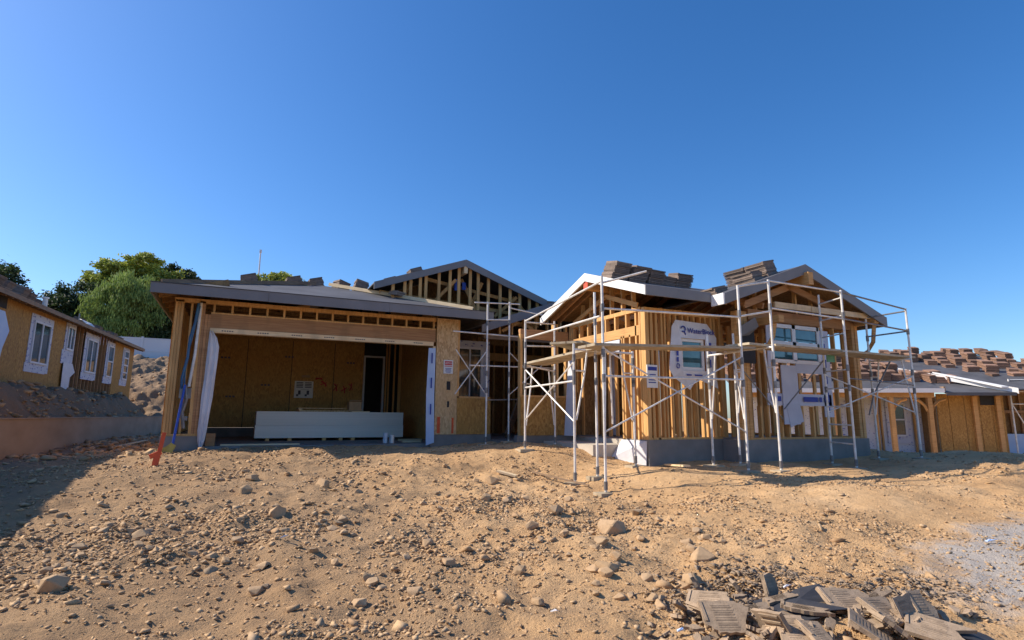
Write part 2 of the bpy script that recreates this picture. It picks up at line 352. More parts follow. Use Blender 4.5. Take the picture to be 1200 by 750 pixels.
# ------------------------------------------------------------------ stones
def hull_proto(seed, npt=10, flat=.7, ball=False):
    """an angular stone: the convex hull of a few random points"""
    import bmesh
    rg = random.Random(seed); b = bmesh.new(); pts = []
    while len(pts) < npt:
        p = V((rg.uniform(-1, 1), rg.uniform(-.8, .8), rg.uniform(-flat, flat)))
        if ball: p = V((rg.gauss(0, 1), rg.gauss(0, 1), rg.gauss(0, 1))).normalized()*rg.uniform(.7, 1.0)
        if p.length > .55: b.verts.new(p); pts.append(p)
    bmesh.ops.convex_hull(b, input=b.verts); bmesh.ops.delete(b, geom=[v for v in b.verts if not v.link_faces], context='VERTS'); bmesh.ops.triangulate(b, faces=b.faces); b.verts.index_update()
    v = np.array([v.co[:] for v in b.verts]); f = np.array([[q.index for q in fc.verts] for fc in b.faces]); b.free(); return v, f
PR = [hull_proto(100+i, 8+i % 4, .5) for i in range(40)]; PRF = [hull_proto(200+i, 9, .28) for i in range(20)]
def stones(name, P, S, mat, label, seed=3, protos=None):
    protos = protos or PR; rg = np.random.default_rng(seed); n = len(P); which = rg.integers(0, len(protos), n); VS, FS, o_ = [], [], 0
    for k, (pv, pf) in enumerate(protos):
        ix = np.where(which == k)[0]; m_ = len(ix)
        if not m_: continue
        v = pv[None]*(np.stack([rg.uniform(.8, 1.3, m_), rg.uniform(.7, 1.15, m_), rg.uniform(.6, 1.1, m_)], -1)*S[ix, None])[:, None]
        for ax in (2, 0):
            t = rg.uniform(0, 6.28, m_) if ax == 2 else rg.uniform(-.6, .6, m_); c, s_ = np.cos(t)[:, None], np.sin(t)[:, None]
            i, j = ((0, 1) if ax == 2 else (1, 2)); a_, b_ = v[..., i].copy(), v[..., j].copy(); v[..., i] = a_*c-b_*s_; v[..., j] = a_*s_+b_*c
        v = v+P[ix][:, None]; VS.append(v.reshape(-1, 3)); FS.append((pf[None]+(o_+np.arange(m_)*len(pv))[:, None, None]).reshape(-1)); o_ += m_*len(pv)
    vf = np.concatenate(VS); f = np.concatenate(FS)
    me = bpy.data.meshes.new(name); me.vertices.add(len(vf)); me.vertices.foreach_set('co', vf.ravel())
    me.loops.add(len(f)); me.loops.foreach_set('vertex_index', f); k = len(f)//3; me.polygons.add(k)
    me.polygons.foreach_set('loop_start', np.arange(0, k*3, 3)); me.polygons.foreach_set('loop_total', np.full(k, 3)); me.update(); me.validate()
    me.materials.append(mat); o = bpy.data.objects.new(name, me); C.objects.link(o); tag(o, label, 'rubble', kind='stuff'); return o
def dens(x, y):
    s = sand(x, y); cl = vnoise(x*1.3, y*1.3, 31)+.5*vnoise(x*3.1, y*3.1, 32)
    return np.clip((.24+2.3*np.clip(cl+.08, 0, 1))*(1-.82*s), .03, 1)
def scatter(n, x0, x1, y0, y1, smin, smax, pw, seed, sink=.25, keep=None):
    rg = np.random.default_rng(seed); x = rg.uniform(x0, x1, n); y = rg.uniform(y0, y1, n)
    k = rg.uniform(0, 1, n) < dens(x, y)
    az = np.degrees(np.arctan2(x, y)); k &= (az > -25) & (az < 72)
    k &= ~((x > -1.35) & (x < 5.5) & (y > 12.7)); k &= ~((x > 6.9) & (y > 8.75)); k &= ~((x > 9) & (y > 8.2) & (x < 12.7)); k &= ~((x > 5.5) & (y > 11.6))
    if keep is not None: k &= keep(x, y)
    x = x[k]; y = y[k]; s = smin+(smax-smin)*rg.uniform(0, 1, len(x))**pw
    z = gbase(x, y)+gdisp(x, y)+s*(.45-sink)
    return np.stack([x, y, z], -1), s
A1 = scatter(120000, -4, 9, 1.8, 7, .004, .026, 4.0, 1)
A2 = scatter(90000, -5, 15, 5, 13, .007, .038, 4.2, 2)
A3 = scatter(2600, -4, 12, 2.2, 12.5, .028, .07, 3.4, 4)
A4 = scatter(26000, -12, 0, 12, 43, .025, .13, 4, 5, keep=lambda x, y: (x < -1.4))
A5 = scatter(26000, 2.2, 9, 1.6, 4.6, .004, .013, 2, 6)
Pn = np.concatenate([A1[0], A2[0], A3[0], A4[0], A5[0]]); Sn = np.concatenate([A1[1], A2[1], A3[1], A4[1], A5[1]])
stones('rubble', Pn, Sn, M['stone'], 'loose gravel and small broken stones strewn over the tan dirt lot')
print('stones', len(Pn))
def pix_ground(px, py, z0=-.6):
    d = _f*F+_r2*(px-600)-_u2*(py-375); z = z0
    for _ in range(25):
        t = (z-CAM.z)/d.z; p = CAM+d*t; z = .6*z+.4*gz(p.x, p.y)
    return V((p.x, p.y, gz(p.x, p.y)))
def rock_mesh(seed):
    v, f = hull_proto(300+seed, 17, .9, True); me = bpy.data.meshes.new('rock'); me.from_pydata([tuple(p) for p in v], [], [tuple(q) for q in f])
    import bmesh
    b = bmesh.new(); b.from_mesh(me); bmesh.ops.bevel(b, geom=list(b.edges), offset=.05, segments=1, affect='EDGES'); b.to_mesh(me); b.free()
    me.materials.append(M['rock']); return me
RM = [rock_mesh(i) for i in range(14)]
big = [(62, 692, 28, 'broad flat pale rock near the lower left corner of the dirt lot'), (285, 578, 17, 'dark squarish rock on the rubble in front of the garage opening'),
    (296, 563, 13, 'brown rock just above and right of the dark squarish rock before the garage'), (377, 571, 17, 'upright pointed rock standing right of centre before the garage'),
    (325, 604, 19, 'tan wedge shaped rock in the middle of the left rubble'), (716, 624, 27, 'largest pale rounded rock right of the picture centre casting a long shadow'),
    (704, 636, 16, 'slanting slab of rock leaning in front of the largest pale rounded rock'), (712, 669, 24, 'brown block shaped rock with a deep shadow below the largest pale rock'),
    (758, 679, 14, 'small dark rock right of the brown block shaped rock'), (651, 601, 17, 'grey rock with a sloping top left of the scaffold feet rubble'),
    (624, 620, 15, 'pale split rock in the dirt left of the largest rounded rock'), (825, 657, 24, 'rough grey rock alone on the dirt above the broken tiles'),
    (813, 684, 22, 'large angular pale rock at the upper left edge of the broken tile heap'), (165, 630, 18, 'tan rock at the head of the dark rock cluster on the left'),
    (722, 655, 14, 'flat brown stone lying between the two shadow casting rocks'), (609, 671, 15, 'low pale rock alone on the dirt in the lower centre'),
    (828, 632, 11, 'small tan rock on the smooth dirt above the rough grey rock'), (569, 586, 13, 'dark pitted rock right of the garage front on the dirt'),
    (577, 565, 12, 'dark angular rock below the corner of the garage low wall'), (502, 639, 13, 'rounded dark stone left of the picture centre line'), (746, 603, 13, 'tan stone at the foot of the tall front scaffold post')]
for i, (px, py, w, lab) in enumerate(big):
    p = pix_ground(px, py); d = (p-CAM).dot(_f); s = w/668.*d*.68
    o = bpy.data.objects.new('loose_rock', RM[i % 14]); C.objects.link(o); o.location = p+V((0, 0, s*.2)); o.scale = (s*1.15, s, s*.85); o.rotation_euler = (0, 0, i*1.7)
    tag(o, lab, 'rock', 'large rocks on the dirt lot')
rg = random.Random(5); nfist = 0
cl = [(170, 605), (150, 640), (390, 620), (360, 600), (270, 672), (380, 620), (500, 580), (640, 650), (700, 700), (760, 700), (740, 640), (800, 640), (210, 640), (90, 660), (560, 640), (430, 680), (640, 580)]
while nfist < 120:
    c = rg.choice(cl); px = c[0]+rg.gauss(0, 38); py = c[1]+rg.gauss(0, 17)
    if py < 545 or py > 745 or px < 5: continue
    p = pix_ground(px, py); s = rg.uniform(.03, .07)
    o = bpy.data.objects.new('loose_rock', RM[rg.randrange(14)]); C.objects.link(o); o.location = p+V((0, 0, s*.2)); o.scale = (s*1.2, s, s*.7); o.rotation_euler = (rg.uniform(-.3, .3), rg.uniform(-.3, .3), rg.uniform(0, 6))
    tag(o, 'fist sized angular brown stone lying loose in the dirt rubble', 'rock', 'fist sized stones in the dirt'); nfist += 1

# ================================================================== THE HOUSE UNDER CONSTRUCTION
H = thing('house_under_construction', (5.45, 12.8, -.3), 'timber framed house with open garage, grey trimmed gables and scaffolding, at the centre', 'house')
nstud = [0]
def stud(x, y, z0, z1, wx=.04, wy=.09, mat='stud', p=None, name='stud'):
    p = p or H; nstud[0] += 1
    return MB().box(x-wx/2, x+wx/2, y-wy/2, y+wy/2, z0, z1).build(name, M[mat], p)
def studs_x(x0, x1, y, z0, z1, sp=.4, **k):
    n = max(1, round((x1-x0)/sp))
    for i in range(n+1): stud(x0+(x1-x0)*i/n, y, z0, z1, **k)
inner = MB()      # framing deep inside the house, one part
# ---- foundations
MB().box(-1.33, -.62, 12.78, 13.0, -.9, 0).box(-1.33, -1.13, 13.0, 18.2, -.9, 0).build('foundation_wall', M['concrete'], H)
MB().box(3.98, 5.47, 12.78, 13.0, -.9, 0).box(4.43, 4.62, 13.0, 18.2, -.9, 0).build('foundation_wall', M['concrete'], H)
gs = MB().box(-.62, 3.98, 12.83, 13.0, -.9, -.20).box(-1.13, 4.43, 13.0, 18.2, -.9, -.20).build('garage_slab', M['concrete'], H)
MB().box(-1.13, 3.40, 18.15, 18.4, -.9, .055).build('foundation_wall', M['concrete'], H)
# ---- garage left pier: stud packs and corner
for x in (-1.28, -1.23, -1.18): stud(x, 12.88, 0, 2.66, wx=.045, wy=.14)
for x in (-.85, -.80, -.745, -.69): stud(x, 12.88, 0, 2.66 if x < -.75 else 2.40, wx=.05, wy=.14, mat='redwood' if x > -.82 else 'stud')
stud(-1.02, 12.95, 0, 2.66, wx=.04)
for y in np.arange(13.3, 18.1, .55): stud(-1.26, float(y), 0, 2.66, wx=.09, wy=.04)
MB().box(-1.345, -1.33, 13.05, 18.3, -.02, 2.66).build('side_sheathing', M['osb'], H)
MB().box(-1.32, -.64, 12.80, 12.95, .0, .045).build('sole_plate', M['stud'], H)
# ---- garage opening
MB().box(-.665, 4.04, 12.80, 12.94, 2.13, 2.415).build('header_beam', M['redwood'], H)
tr = MB().box(-.66, 3.99, 12.775, 12.93, 2.035, 2.127).build('header_trim', M['fresh'], H, label='pale trim board under the garage header beam')
mk = MB()
for i in range(7):
    x = -.45+i*.66
    for j in range(5): mk.box(x+j*.045, x+j*.045+.03, 12.772, 12.776, 2.07, 2.09)
mk.build('grade_stamp', M['ink'], tr)
MB().box(-.67, 4.05, 12.81, 12.93, 2.417, 2.45).box(-1.32, 4.05, 12.81, 12.93, 2.62, 2.70).build('top_plate', M['stud'], H)
studs_x(-.62, 4.0, 12.87, 2.45, 2.62, .335)
MB().box(3.99, 4.05, 12.80, 12.94, -.2, 2.03).box(-.66, -.61, 12.80, 12.94, -.1, 2.03).build('door_jamb', M['fresh'], H)
# ---- garage right pier and low wall
op = MB().box(4.06, 4.59, 12.765, 12.785, 0, 2.70).build('sheathing_panel', M['osb_pale'], H, label='tall pale sheathing panel right of the garage opening, painted with orange dashes')
MB().box(4.12, 4.19, 12.758, 12.764, .03, .40).build('orange_mark', M['orange'], op)
MB().box(4.47, 4.52, 12.758, 12.764, .02, .38).build('orange_mark', M['orange'], op)
MB().box(4.33, 4.42, 12.757, 12.764, 1.02, 1.22).build('outlet_cutout', M['black'], op)
MB().box(4.35, 4.40, 12.757, 12.764, .62, .76).build('outlet_cutout', M['black'], op)
MB().box(4.595, 5.45, 12.765, 12.785, 0, .84).build('sheathing_panel', M['osb'], H, label='low sheathing panel of the porch wall')
MB().box(4.10, 4.55, 12.79, 12.93, 0, .04).box(4.6, 5.45, 12.79, 12.93, .84, .88).build('sole_plate', M['stud'], H)
stud(4.62, 12.86, 0, 2.70, wx=.05, wy=.14); stud(4.13, 12.86, .04, 2.66); stud(5.42, 12.86, 0, .84, wx=.06, wy=.14)
# ---- garage interior (walls, door opening)
gw = MB()
for x0, x1 in ((-1.13, .08), (.09, 1.30), (1.31, 2.52), (2.53, 3.42)): gw.box(x0, x1, 18.18, 18.2, .06, 2.6)
gw.box(-1.13, 3.42, 18.18, 18.2, 2.61, 3.2).box(-1.13, 3.41, 18.205, 18.22, .12, 3.3)
back = gw.build('garage_back_wall', M['osb_dim'], H)
MB().box(2.5, 5.6, 19.6, 19.65, -.1, 2.9).box(5.55, 5.6, 17, 19.6, -.1, 2.9).box(-1.1, 4.43, 18.3, 18.35, 2.2, 3.4).box(3.3, 3.35, 18.3, 19.6, -.1, 3).box(4.5, 4.9, 18.25, 18.3, -.1, 3).box(4.62, 4.66, 16.6, 18.3, -.1, 3).build('hallway_wall', M['black'], H)  # black colour stands in for the unlit hallway and closes bright gaps
MB().box(3.40, 3.45, 18.05, 18.14, -.2, 2.22).box(4.00, 4.05, 18.05, 18.14, -.2, 2.22).box(3.40, 4.05, 18.05, 18.14, 2.22, 2.27).build('door_frame', M['white'], H)
MB().box(4.41, 4.43, 13.05, 17.3, -.18, 2.66).build('garage_side_wall', M['osb_dim'], H)
for x in (4.12, 4.2, 4.38): inner.box(x-.02, x+.02, 18.08, 18.18, -.1, 2.7)
for y in (17.0, 17.4, 17.8): inner.box(4.43, 4.52, y-.02, y+.02, -.1, 2.7)
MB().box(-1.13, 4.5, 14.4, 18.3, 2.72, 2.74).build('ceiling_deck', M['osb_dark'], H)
for x in (.085, 1.305, 2.525): MB().box(x-.009, x+.009, 18.176, 18.179, .06, 2.6).build('panel_seam', M['black'], back)
for x, z in ((.5, 1.25), (-.4, .9), (2.9, 2.0), (1.1, 2.1), (-.6, 2.0)):
    for j in range(3): MB().box(x+j*.09, x+j*.09+.06, 18.175, 18.178, z, z+.05).build('grade_stamp', M['ink'], back)
# red spray scribble and posted papers on the back wall
rg = random.Random(2)
for cx, cz in ((2.10, 1.50), (2.25, 1.36), (2.6, 1.26), (2.85, 1.20), (3.05, 1.28)):
    for k in range(3):
        a_ = rg.uniform(0, 3.1); MB().tube([(cx-.10*math.cos(a_), 18.172, cz-.12*math.sin(a_)), (cx+.02, 18.172, cz+.02), (cx+.10*math.cos(a_), 18.172, cz+.12*math.sin(a_))], .014, 5).build('spray_mark', M['redprint'], back)
pp = thing('posted_plans', (1.6, 18.17, .9), 'white sheet of small plans pinned to the dark back wall of the garage', 'posted paper')
MB().box(1.42, 1.95, 18.165, 18.175, .92, 1.42).build('paper', M['whitetrim'], pp)
mk = MB()
for x in (1.47, 1.71):
    for r_ in range(4): mk.box(x, x+.19, 18.160, 18.164, 1.36-r_*.045, 1.385-r_*.045)
    mk.box(x+.06, x+.13, 18.160, 18.164, 1.02, 1.14).box(x+.01, x+.07, 18.160, 18.164, .97, 1.03)
mk.box(1.60, 1.83, 18.160, 18.164, 1.17, 1.175); mk.build('print', M['ink'], pp)
MB().box(1.60, 1.84, 18.165, 18.172, 1.53, 1.60).build('name_strip', M['cardboard'], pp)
# ---- garage roof: pyramid front with a ridge running back
E0, EZ, AZ = .22, 2.83, 3.84
EL, ER, APX = (-1.64, 12.2), (5.22, 12.2), (1.75, 15.65)
def roof_slab(poly, t=.03, name='roof_deck', mat='felt', p=H): return MB().slab(poly, (0, 0, -t)).build(name, M[mat], p)
e1, e2, ap, rb = (EL[0], EL[1], EZ), (ER[0], ER[1], EZ), (APX[0], APX[1], AZ), (APX[0], 20, AZ)
roof_slab([e1, e2, ap]); roof_slab([e1, ap, rb, (EL[0], 20, EZ)]); roof_slab([e2, (ER[0], 19.9, EZ), (APX[0], 19.9, AZ), ap])
def under(poly, dz=-.034, t=.012, p=H): return MB().slab([(a_[0], a_[1], a_[2]+dz) for a_ in poly], (0, 0, -t)).build('roof_sheathing', M['osb_dark'], p)
under([(EL[0]+.03, 12.23, EZ+.005), (ER[0]-.03, 12.23, EZ+.005), (APX[0], 15.6, AZ-.01)])
MB().slab([(EL[0]+.03, 12.25, EZ-.03), (APX[0], 15.6, AZ-.04), (APX[0], 20, AZ-.04), (EL[0]+.03, 20, EZ-.03)], (0, 0, -.012)).build('roof_sheathing', M['osb'], H)
for x0, x1, dz in ((EL[0]-.03, .35, 0), (.354, 2.78, -.004), (2.784, ER[0]+.03, .002)): MB().box(x0, x1, 12.165, 12.198, EZ-.185+dz, EZ+.008+dz).build('fascia', M['fascia'], H)
MB().box(EL[0]-.05, ER[0]+.05, 12.150, 12.20, EZ+.012, EZ+.022).build('drip_edge', M['felt'], H)
MB().box(EL[0]-.03, EL[0], 12.2, 20, EZ-.185, EZ+.008).build('fascia', M['fascia'], H)
MB().box(ER[0], ER[0]+.03, 12.2, 14.4, EZ-.185, EZ+.008).build('fascia', M['fascia'], H)
raf = MB()
for i in range(12):
    x = -1.25+i*.56; raf.beam((x, 12.22, EZ-.09), (x, 13.4, EZ-.09+.284*1.18), .04, .13)
for i in range(12):
    y = 12.9+i*.6; raf.beam((EL[0]+.02, y, EZ-.09), (-.4, y, EZ-.09+.284*1.3), .04, .13)
raf.beam((EL[0]+.03, 12.24, EZ-.1), (0.2, 14.2, EZ-.1+.284*1.95), .04, .15)
for i in range(14):      # roof trusses seen above the header
    y = 13.5+i*.6 if i < 7 else 13.2; x = -1+(i % 7)*.8
    if i < 7: raf.beam((-1.2, y, 2.76), (4.5, y, 2.76), .04, .09)
    raf.beam((x, 14.0, 2.78), (x+.5, 14.0, 3.25), .04, .09)
raf.build('rafter', M['osb_dark'], H)
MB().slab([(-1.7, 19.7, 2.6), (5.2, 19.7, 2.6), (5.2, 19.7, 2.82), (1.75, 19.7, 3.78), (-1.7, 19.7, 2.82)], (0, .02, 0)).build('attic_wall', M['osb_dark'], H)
# battens lying along both hips, the left weathered, the right fresh
bt = MB(); bt.beam((EL[0]+.12, EL[1]+.12, EZ+.06), (APX[0]-.2, APX[1]-.2, AZ+.0), .05, .09)
topmesh('hip_batten', bt, M['oldwood'], (0, 13.9, 3.3), 'weathered brown board along the left hip of the garage roof', 'board')
bt = MB(); bt.beam((ER[0]-.35, ER[1]+.35, EZ+.13), (APX[0]+.15, APX[1]-.15, AZ+.02), .05, .085)
topmesh('hip_batten', bt, M['fresh'], (3.5, 13.9, 3.3), 'long fresh pale board sloping down the right hip of the garage roof', 'board')

# ---- rear gable above the garage
GY, GA, GS = 14.2, (5.15, 4.52), .36
gl, gr_ = 2.75, 7.58
def gz_(x, a=GA, s=GS): return a[1]-s*abs(x-a[0])
roof_slab([(gl, GY-.35, gz_(gl)), (GA[0], GY-.35, GA[1]), (GA[0], 20, GA[1]), (gl, 20, gz_(gl))])
roof_slab([(GA[0], GY-.35, GA[1]), (gr_, GY-.35, gz_(gr_)), (gr_, 20, gz_(gr_)), (GA[0], 20, GA[1])])
def rake(x0, z0, x1, z1, y, h=.19, t=.035, mat='fascia', p=H):
    MB().slab([(x0, y, z0+.01), (x1, y, z1+.01), (x1, y, z1-h), (x0, y, z0-h)], (0, t, 0)).build('fascia', M[mat], p)
rake(gl, gz_(gl), GA[0], GA[1], GY-.39, .17); rake(GA[0], GA[1], gr_, gz_(gr_), GY-.39)
MB().box(gr_, gr_+.03, GY-.35, 20, gz_(gr_)-.19, gz_(gr_)+.01).build('fascia', M['fascia'], H)
rg = random.Random(4)
for x in (3.25, 3.55, 3.70, 3.95, 4.10, 4.45, 4.75, 5.0, 5.32, 5.55, 5.85, 6.2, 6.5, 6.8, 7.1, 7.35): stud(x, GY-.24, 2.95, gz_(x)-.06, wx=.075, wy=.05)
w_ = MB()
for a_, b_ in (((3.5, 3.3), (3.75, 3.85)), ((4.3, 3.25), (4.95, 4.0)), ((5.2, 4.1), (5.55, 3.2)), ((5.4, 3.2), (5.7, 4.0)), ((6.2, 3.15), (6.75, 3.7)), ((6.75, 3.75), (7.1, 3.2))):
    MB().beam((a_[0], GY+.12, a_[1]), (b_[0], GY-.16, b_[1]), .045, .08).build('truss_web', M['stud'], H)
MB().beam((4.2, GY+.17, 4.02), (6.9, GY+.17, 3.62), .04, .09).beam((3.0, GY+.17, 3.55), (7.4, GY+.17, 3.25), .04, .09).beam((3.0, GY+.17, 3.0), (7.6, GY+.17, 3.0), .04, .12).build('truss_chord', M['stud'], H)
MB().slab([(2.9, 16.2, 2.6), (7.6, 16.2, 2.6), (7.6, 16.2, gz_(7.6)-.05), (GA[0], 16.2, GA[1]-.05), (2.9, 16.2, gz_(2.9)-.05)], (0, .02, 0)).build('attic_bulkhead', M['osb_dark'], H)
MB().box(GA[0]-.05, GA[0]+.05, GY-.37, GY+.05, GA[1]-.36, GA[1]-.10).build('ridge_beam', M['fresh'], H)
MB().box(GA[0]-.2, GA[0]-.04, GY-.06, GY+.0, 3.74, 4.05).box(GA[0]+.02, GA[0]+.12, GY-.06, GY+.0, 3.78, 3.98).build('strap_hardware', M['bluepaint'], H)

# ---- lower entry gable between garage and wing
LY = 12.95
LA = (7.9, 3.62)
roof_slab([(5.3, LY, gz_(5.3, LA)), (LA[0], LY, LA[1]), (LA[0], 19.6, LA[1]), (5.3, 19.6, gz_(5.3, LA))])
roof_slab([(LA[0], LY, LA[1]), (10.2, LY, gz_(10.2, LA)), (10.2, 19.6, gz_(10.2, LA)), (LA[0], 19.6, LA[1])])
rake(5.26, gz_(5.26, LA), LA[0], LA[1], LY-.035, .21); rake(LA[0], LA[1], 10.2, gz_(10.2, LA), LY-.035, .21)
for x in (5.9, 6.25, 6.6, 6.95, 7.3, 7.7): stud(x, LY+.35, 2.5, gz_(x, LA)-.06)
w_ = MB().beam((6.0, LY+.4, 2.6), (6.7, LY+.4, 3.0), .04, .08).beam((6.4, LY+.4, 2.95), (7.1, LY+.4, 2.6), .04, .08)
w_.build('truss_web', M['stud'], H)
MB().box(5.45, 9.5, LY+.28, LY+.42, 2.36, 2.5).build('entry_beam', M['oldwood'], H)
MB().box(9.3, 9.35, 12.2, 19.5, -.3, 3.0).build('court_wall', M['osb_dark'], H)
# entry recess: window wall, studs, stair
for x in (4.68, 5.08, 6.05, 6.12): stud(x, 14.55, 0, 2.7)
ww = MB().box(4.6, 6.15, 14.60, 14.62, 0, .8).build('sheathing_panel', M['osb'], H)
wn = MB().box(5.17, 5.24, 14.44, 14.5, .86, 2.28).box(5.86, 5.93, 14.44, 14.5, .86, 2.28).box(5.24, 5.86, 14.44, 14.5, .86, .92).box(5.24, 5.86, 14.44, 14.5, 2.22, 2.28).box(5.53, 5.57, 14.45, 14.5, .92, 2.22).build('window', M['white'], H, label='window with blue printed flashing behind the garage porch wall')
MB().box(5.24, 5.86, 14.48, 14.49, .92, 2.22).build('pane', M['glass'], wn)
MB().box(5.0, 5.165, 14.46, 14.48, .75, 2.45).box(5.935, 6.13, 14.46, 14.48, .75, 2.45).box(5.165, 5.935, 14.46, 14.48, 2.285, 2.45).build('flashing', M['flash'], wn)
for x in np.arange(6.3, 9.2, .36): inner.box(float(x)-.02, float(x)+.02, 17.0, 17.09, -.1, 2.9)
for y in np.arange(14.9, 17, .4): inner.box(6.1, 6.19, float(y)-.02, float(y)+.02, 0, 2.7)
inner.box(6.2, 9.2, 16.98, 17.1, 2.2, 2.45)
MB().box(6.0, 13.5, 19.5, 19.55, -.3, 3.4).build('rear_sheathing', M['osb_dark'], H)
st = MB(); st.beam((6.3, 13.7, -.12), (7.35, 14.9, 1.05), .05, .28); st.beam((6.9, 13.4, -.12), (7.9, 14.6, 1.05), .05, .28)
st.build('stair_stringer', M['oldwood'], H)
MB().box(5.5, 9.0, 12.1, 17.4, -.6, -.13).build('entry_slab', M['concrete'], H)

# ---- wing: foundation
MB().box(7.0, 9.02, 8.8, 9.0, -1.0, 0).box(7.0, 7.2, 9.0, 9.62, -1.0, 0).box(8.15, 8.3, 9.62, 11.7, -1, 0).box(7.0, 8.3, 9.5, 9.62, -1, 0).build('foundation_wall', M['concrete'], H)
MB().box(5.65, 8.3, 11.68, 11.85, -1.0, 0).build('foundation_wall', M['concrete'], H)
MB().box(8.85, 9.02, 8.425, 8.795, -1.0, -.002).box(8.85, 12.62, 8.25, 8.42, -1.0, 0).box(12.45, 12.62, 8.42, 14, -1, 0).build('foundation_wall', M['concrete'], H)
MB().box(6.3, 8.15, 9.63, 11.66, -.9, -.12).build('porch_slab', M['slab'], H)
MB().box(7.2, 12.45, 9.0, 11.8, -.9, -.03).build('floor_slab', M['slab'], H)
# ---- wing: walls
zt = 2.48
MB().box(7.02, 8.9, 8.83, 8.93, 0, .04).box(7.02, 9.0, 8.83, 8.93, zt-.01, zt+.08).build('top_plate', M['stud'], H)
stud(7.05, 8.88, 0, 2.5, wx=.09, wy=.14); stud(7.17, 8.88, 0, 2.5, wx=.06, wy=.12); stud(7.3, 8.88, 0, 2.5, wx=.05, wy=.1)
for x in (7.44, 7.52, 7.66, 7.80): stud(x, 8.88, .04, zt if x < 7.6 else zt)
for x in (7.98, 8.12, 8.28, 8.45, 8.58): stud(x, 8.88, 0.04, 1.25); stud(x, 8.88, 2.3, zt)
for x in (8.72, 8.80, 8.95): stud(x, 8.88, .04, zt, wx=.06, wy=.12)
# left gable wall (faces the sun)
for y in (8.98, 9.1, 9.3, 9.5, 9.58): stud(7.06, y, 0, 2.06 if y > 9.2 else zt, wx=.12, wy=.045)
MB().box(7.0, 7.1, 9.0, 11.62, 2.02, 2.22).build('header_beam', M['lvl'], H)
MB().box(7.0, 7.1, 8.95, 11.62, 2.50, 2.58).build('top_plate', M['stud'], H)
for y in (9.42, 9.8, 10.15, 10.5, 10.85, 11.2, 11.5): stud(7.05, y, 2.22, 2.50, wx=.09, wy=.045)
for y in (9.2, 9.55, 9.95, 10.35, 10.75, 11.1): stud(7.05, y, 2.58, 3.38-.335*abs(y-10.1)-.06, wx=.09, wy=.045)
for y in (11.55, 11.62): stud(7.05, y, 0, 2.6, wx=.12, wy=.045)
wr = [(7.03, y0, z) for y0, z in ()]
MB().beam((6.99, 9.0, 2.62), (6.99, 10.1, 3.0), .03, .1).beam((6.99, 10.1, 3.0), (6.99, 11.4, 2.6), .03, .1).build('gable_chord', M['lvl'], H)
# wrapped jambs and loose wrap over the porch opening
MB().slab([(6.97, 9.6, 2.0), (6.97, 10.9, 2.0), (6.99, 10.5, 1.86), (6.97, 10.0, 1.80), (6.95, 9.6, 1.72)], (.02, 0, 0)).build('loose_wrap', M['white'], H)
MB().box(8.1, 8.14, 10.25, 10.42, 0, 2.1).build('loose_wrap', M['white'], H)
MB().box(8.1, 8.14, 11.3, 11.5, 0, 2.1).build('loose_wrap', M['white'], H)
MB().slab([(6.9, 11.3, 1.9), (6.9, 11.52, 1.9), (6.75, 11.5, 0.0), (6.75, 11.1, 0.0)], (.02, .0, 0)).build('loose_wrap', M['white'], H)
MB().slab([(6.98, 8.84, -.02), (6.98, 9.62, -.02), (6.72, 9.62, -.36), (6.95, 8.84, -.5)], (.015, 0, 0)).build('sunlit_end_sheet', M['white'], H, label='white sheet standing in for the sunlit end face of the foundation')  # white sheet puts the sun's brightness on the foundation end
for y in (9.7, 9.95, 10.6, 10.85, 11.1, 11.6): inner.box(8.16, 8.25, y-.02, y+.02, 0, 2.5)
inner.box(8.16, 8.25, 9.6, 11.7, 2.0, 2.2)
# low sheathed wall behind the side scaffold
MB().box(5.72, 7.0, 11.66, 11.68, 0, .86).build('sheathing_panel', M['osb'], H, label='low sheathing panel left of the side porch')
stud(5.74, 11.74, 0, 2.3, wx=.06, wy=.12); MB().box(5.72, 7.0, 11.69, 11.8, .86, .9).build('top_plate', M['stud'], H)
for x in (6.62, 6.7, 6.95): stud(x, 11.75, 0, 2.6, wx=.05, wy=.1)
MB().box(5.72, 7.0, 11.69, 11.8, 2.2, 2.42).build('header_beam', M['redwood'], H)
# corner panel: posted board
pb = thing('posted_permit_box', (7.1, 8.79, 1.0), 'small white board with blue print fixed to the front corner studs of the wing', 'posted board')
MB().box(7.0, 7.25, 8.78, 8.80, .98, 1.42).build('board', M['whitetrim'], pb)
mk = MB().box(7.02, 7.23, 8.775, 8.779, 1.31, 1.38)
for i in range(4): mk.box(7.03, 7.2, 8.775, 8.779, 1.22-i*.05, 1.24-i*.05)
mk.build('print', M['inkblue'], pb)
# ---- right gable wing front wall
for x in (8.90, 9.0, 9.1): stud(x, 8.34, 0, 2.55, wx=.09, wy=.14, mat='lvl')
for x in (9.42, 9.62, 10.0, 10.2, 10.6, 10.95): stud(x, 8.34, 0.04, .66)
for x in (11.35, 11.45, 11.8, 12.2): stud(x, 8.34, .04, 2.5)
for x in (12.42, 12.54): stud(x, 8.34, 0, 2.5, wx=.09, wy=.14, mat='lvl')
MB().box(8.86, 12.6, 8.28, 8.40, 0, .04).build('sole_plate', M['stud'], H)
MB().box(9.2, 12.6, 8.28, 8.42, 2.40, 2.62).build('header_beam', M['redwood'], H)
RA = (10.35, 3.56); RL, RR = 8.05, 12.85; RS = .365; RY = 7.8
roof_slab([(RL, RY, gz_(RL, RA, RS)), (RA[0], RY, RA[1]), (RA[0], 13.5, RA[1]), (RL, 13.5, gz_(RL, RA, RS))])
roof_slab([(RA[0], RY, RA[1]), (RR, RY, gz_(RR, RA, RS)), (RR, 13.5, gz_(RR, RA, RS)), (RA[0], 13.5, RA[1])])
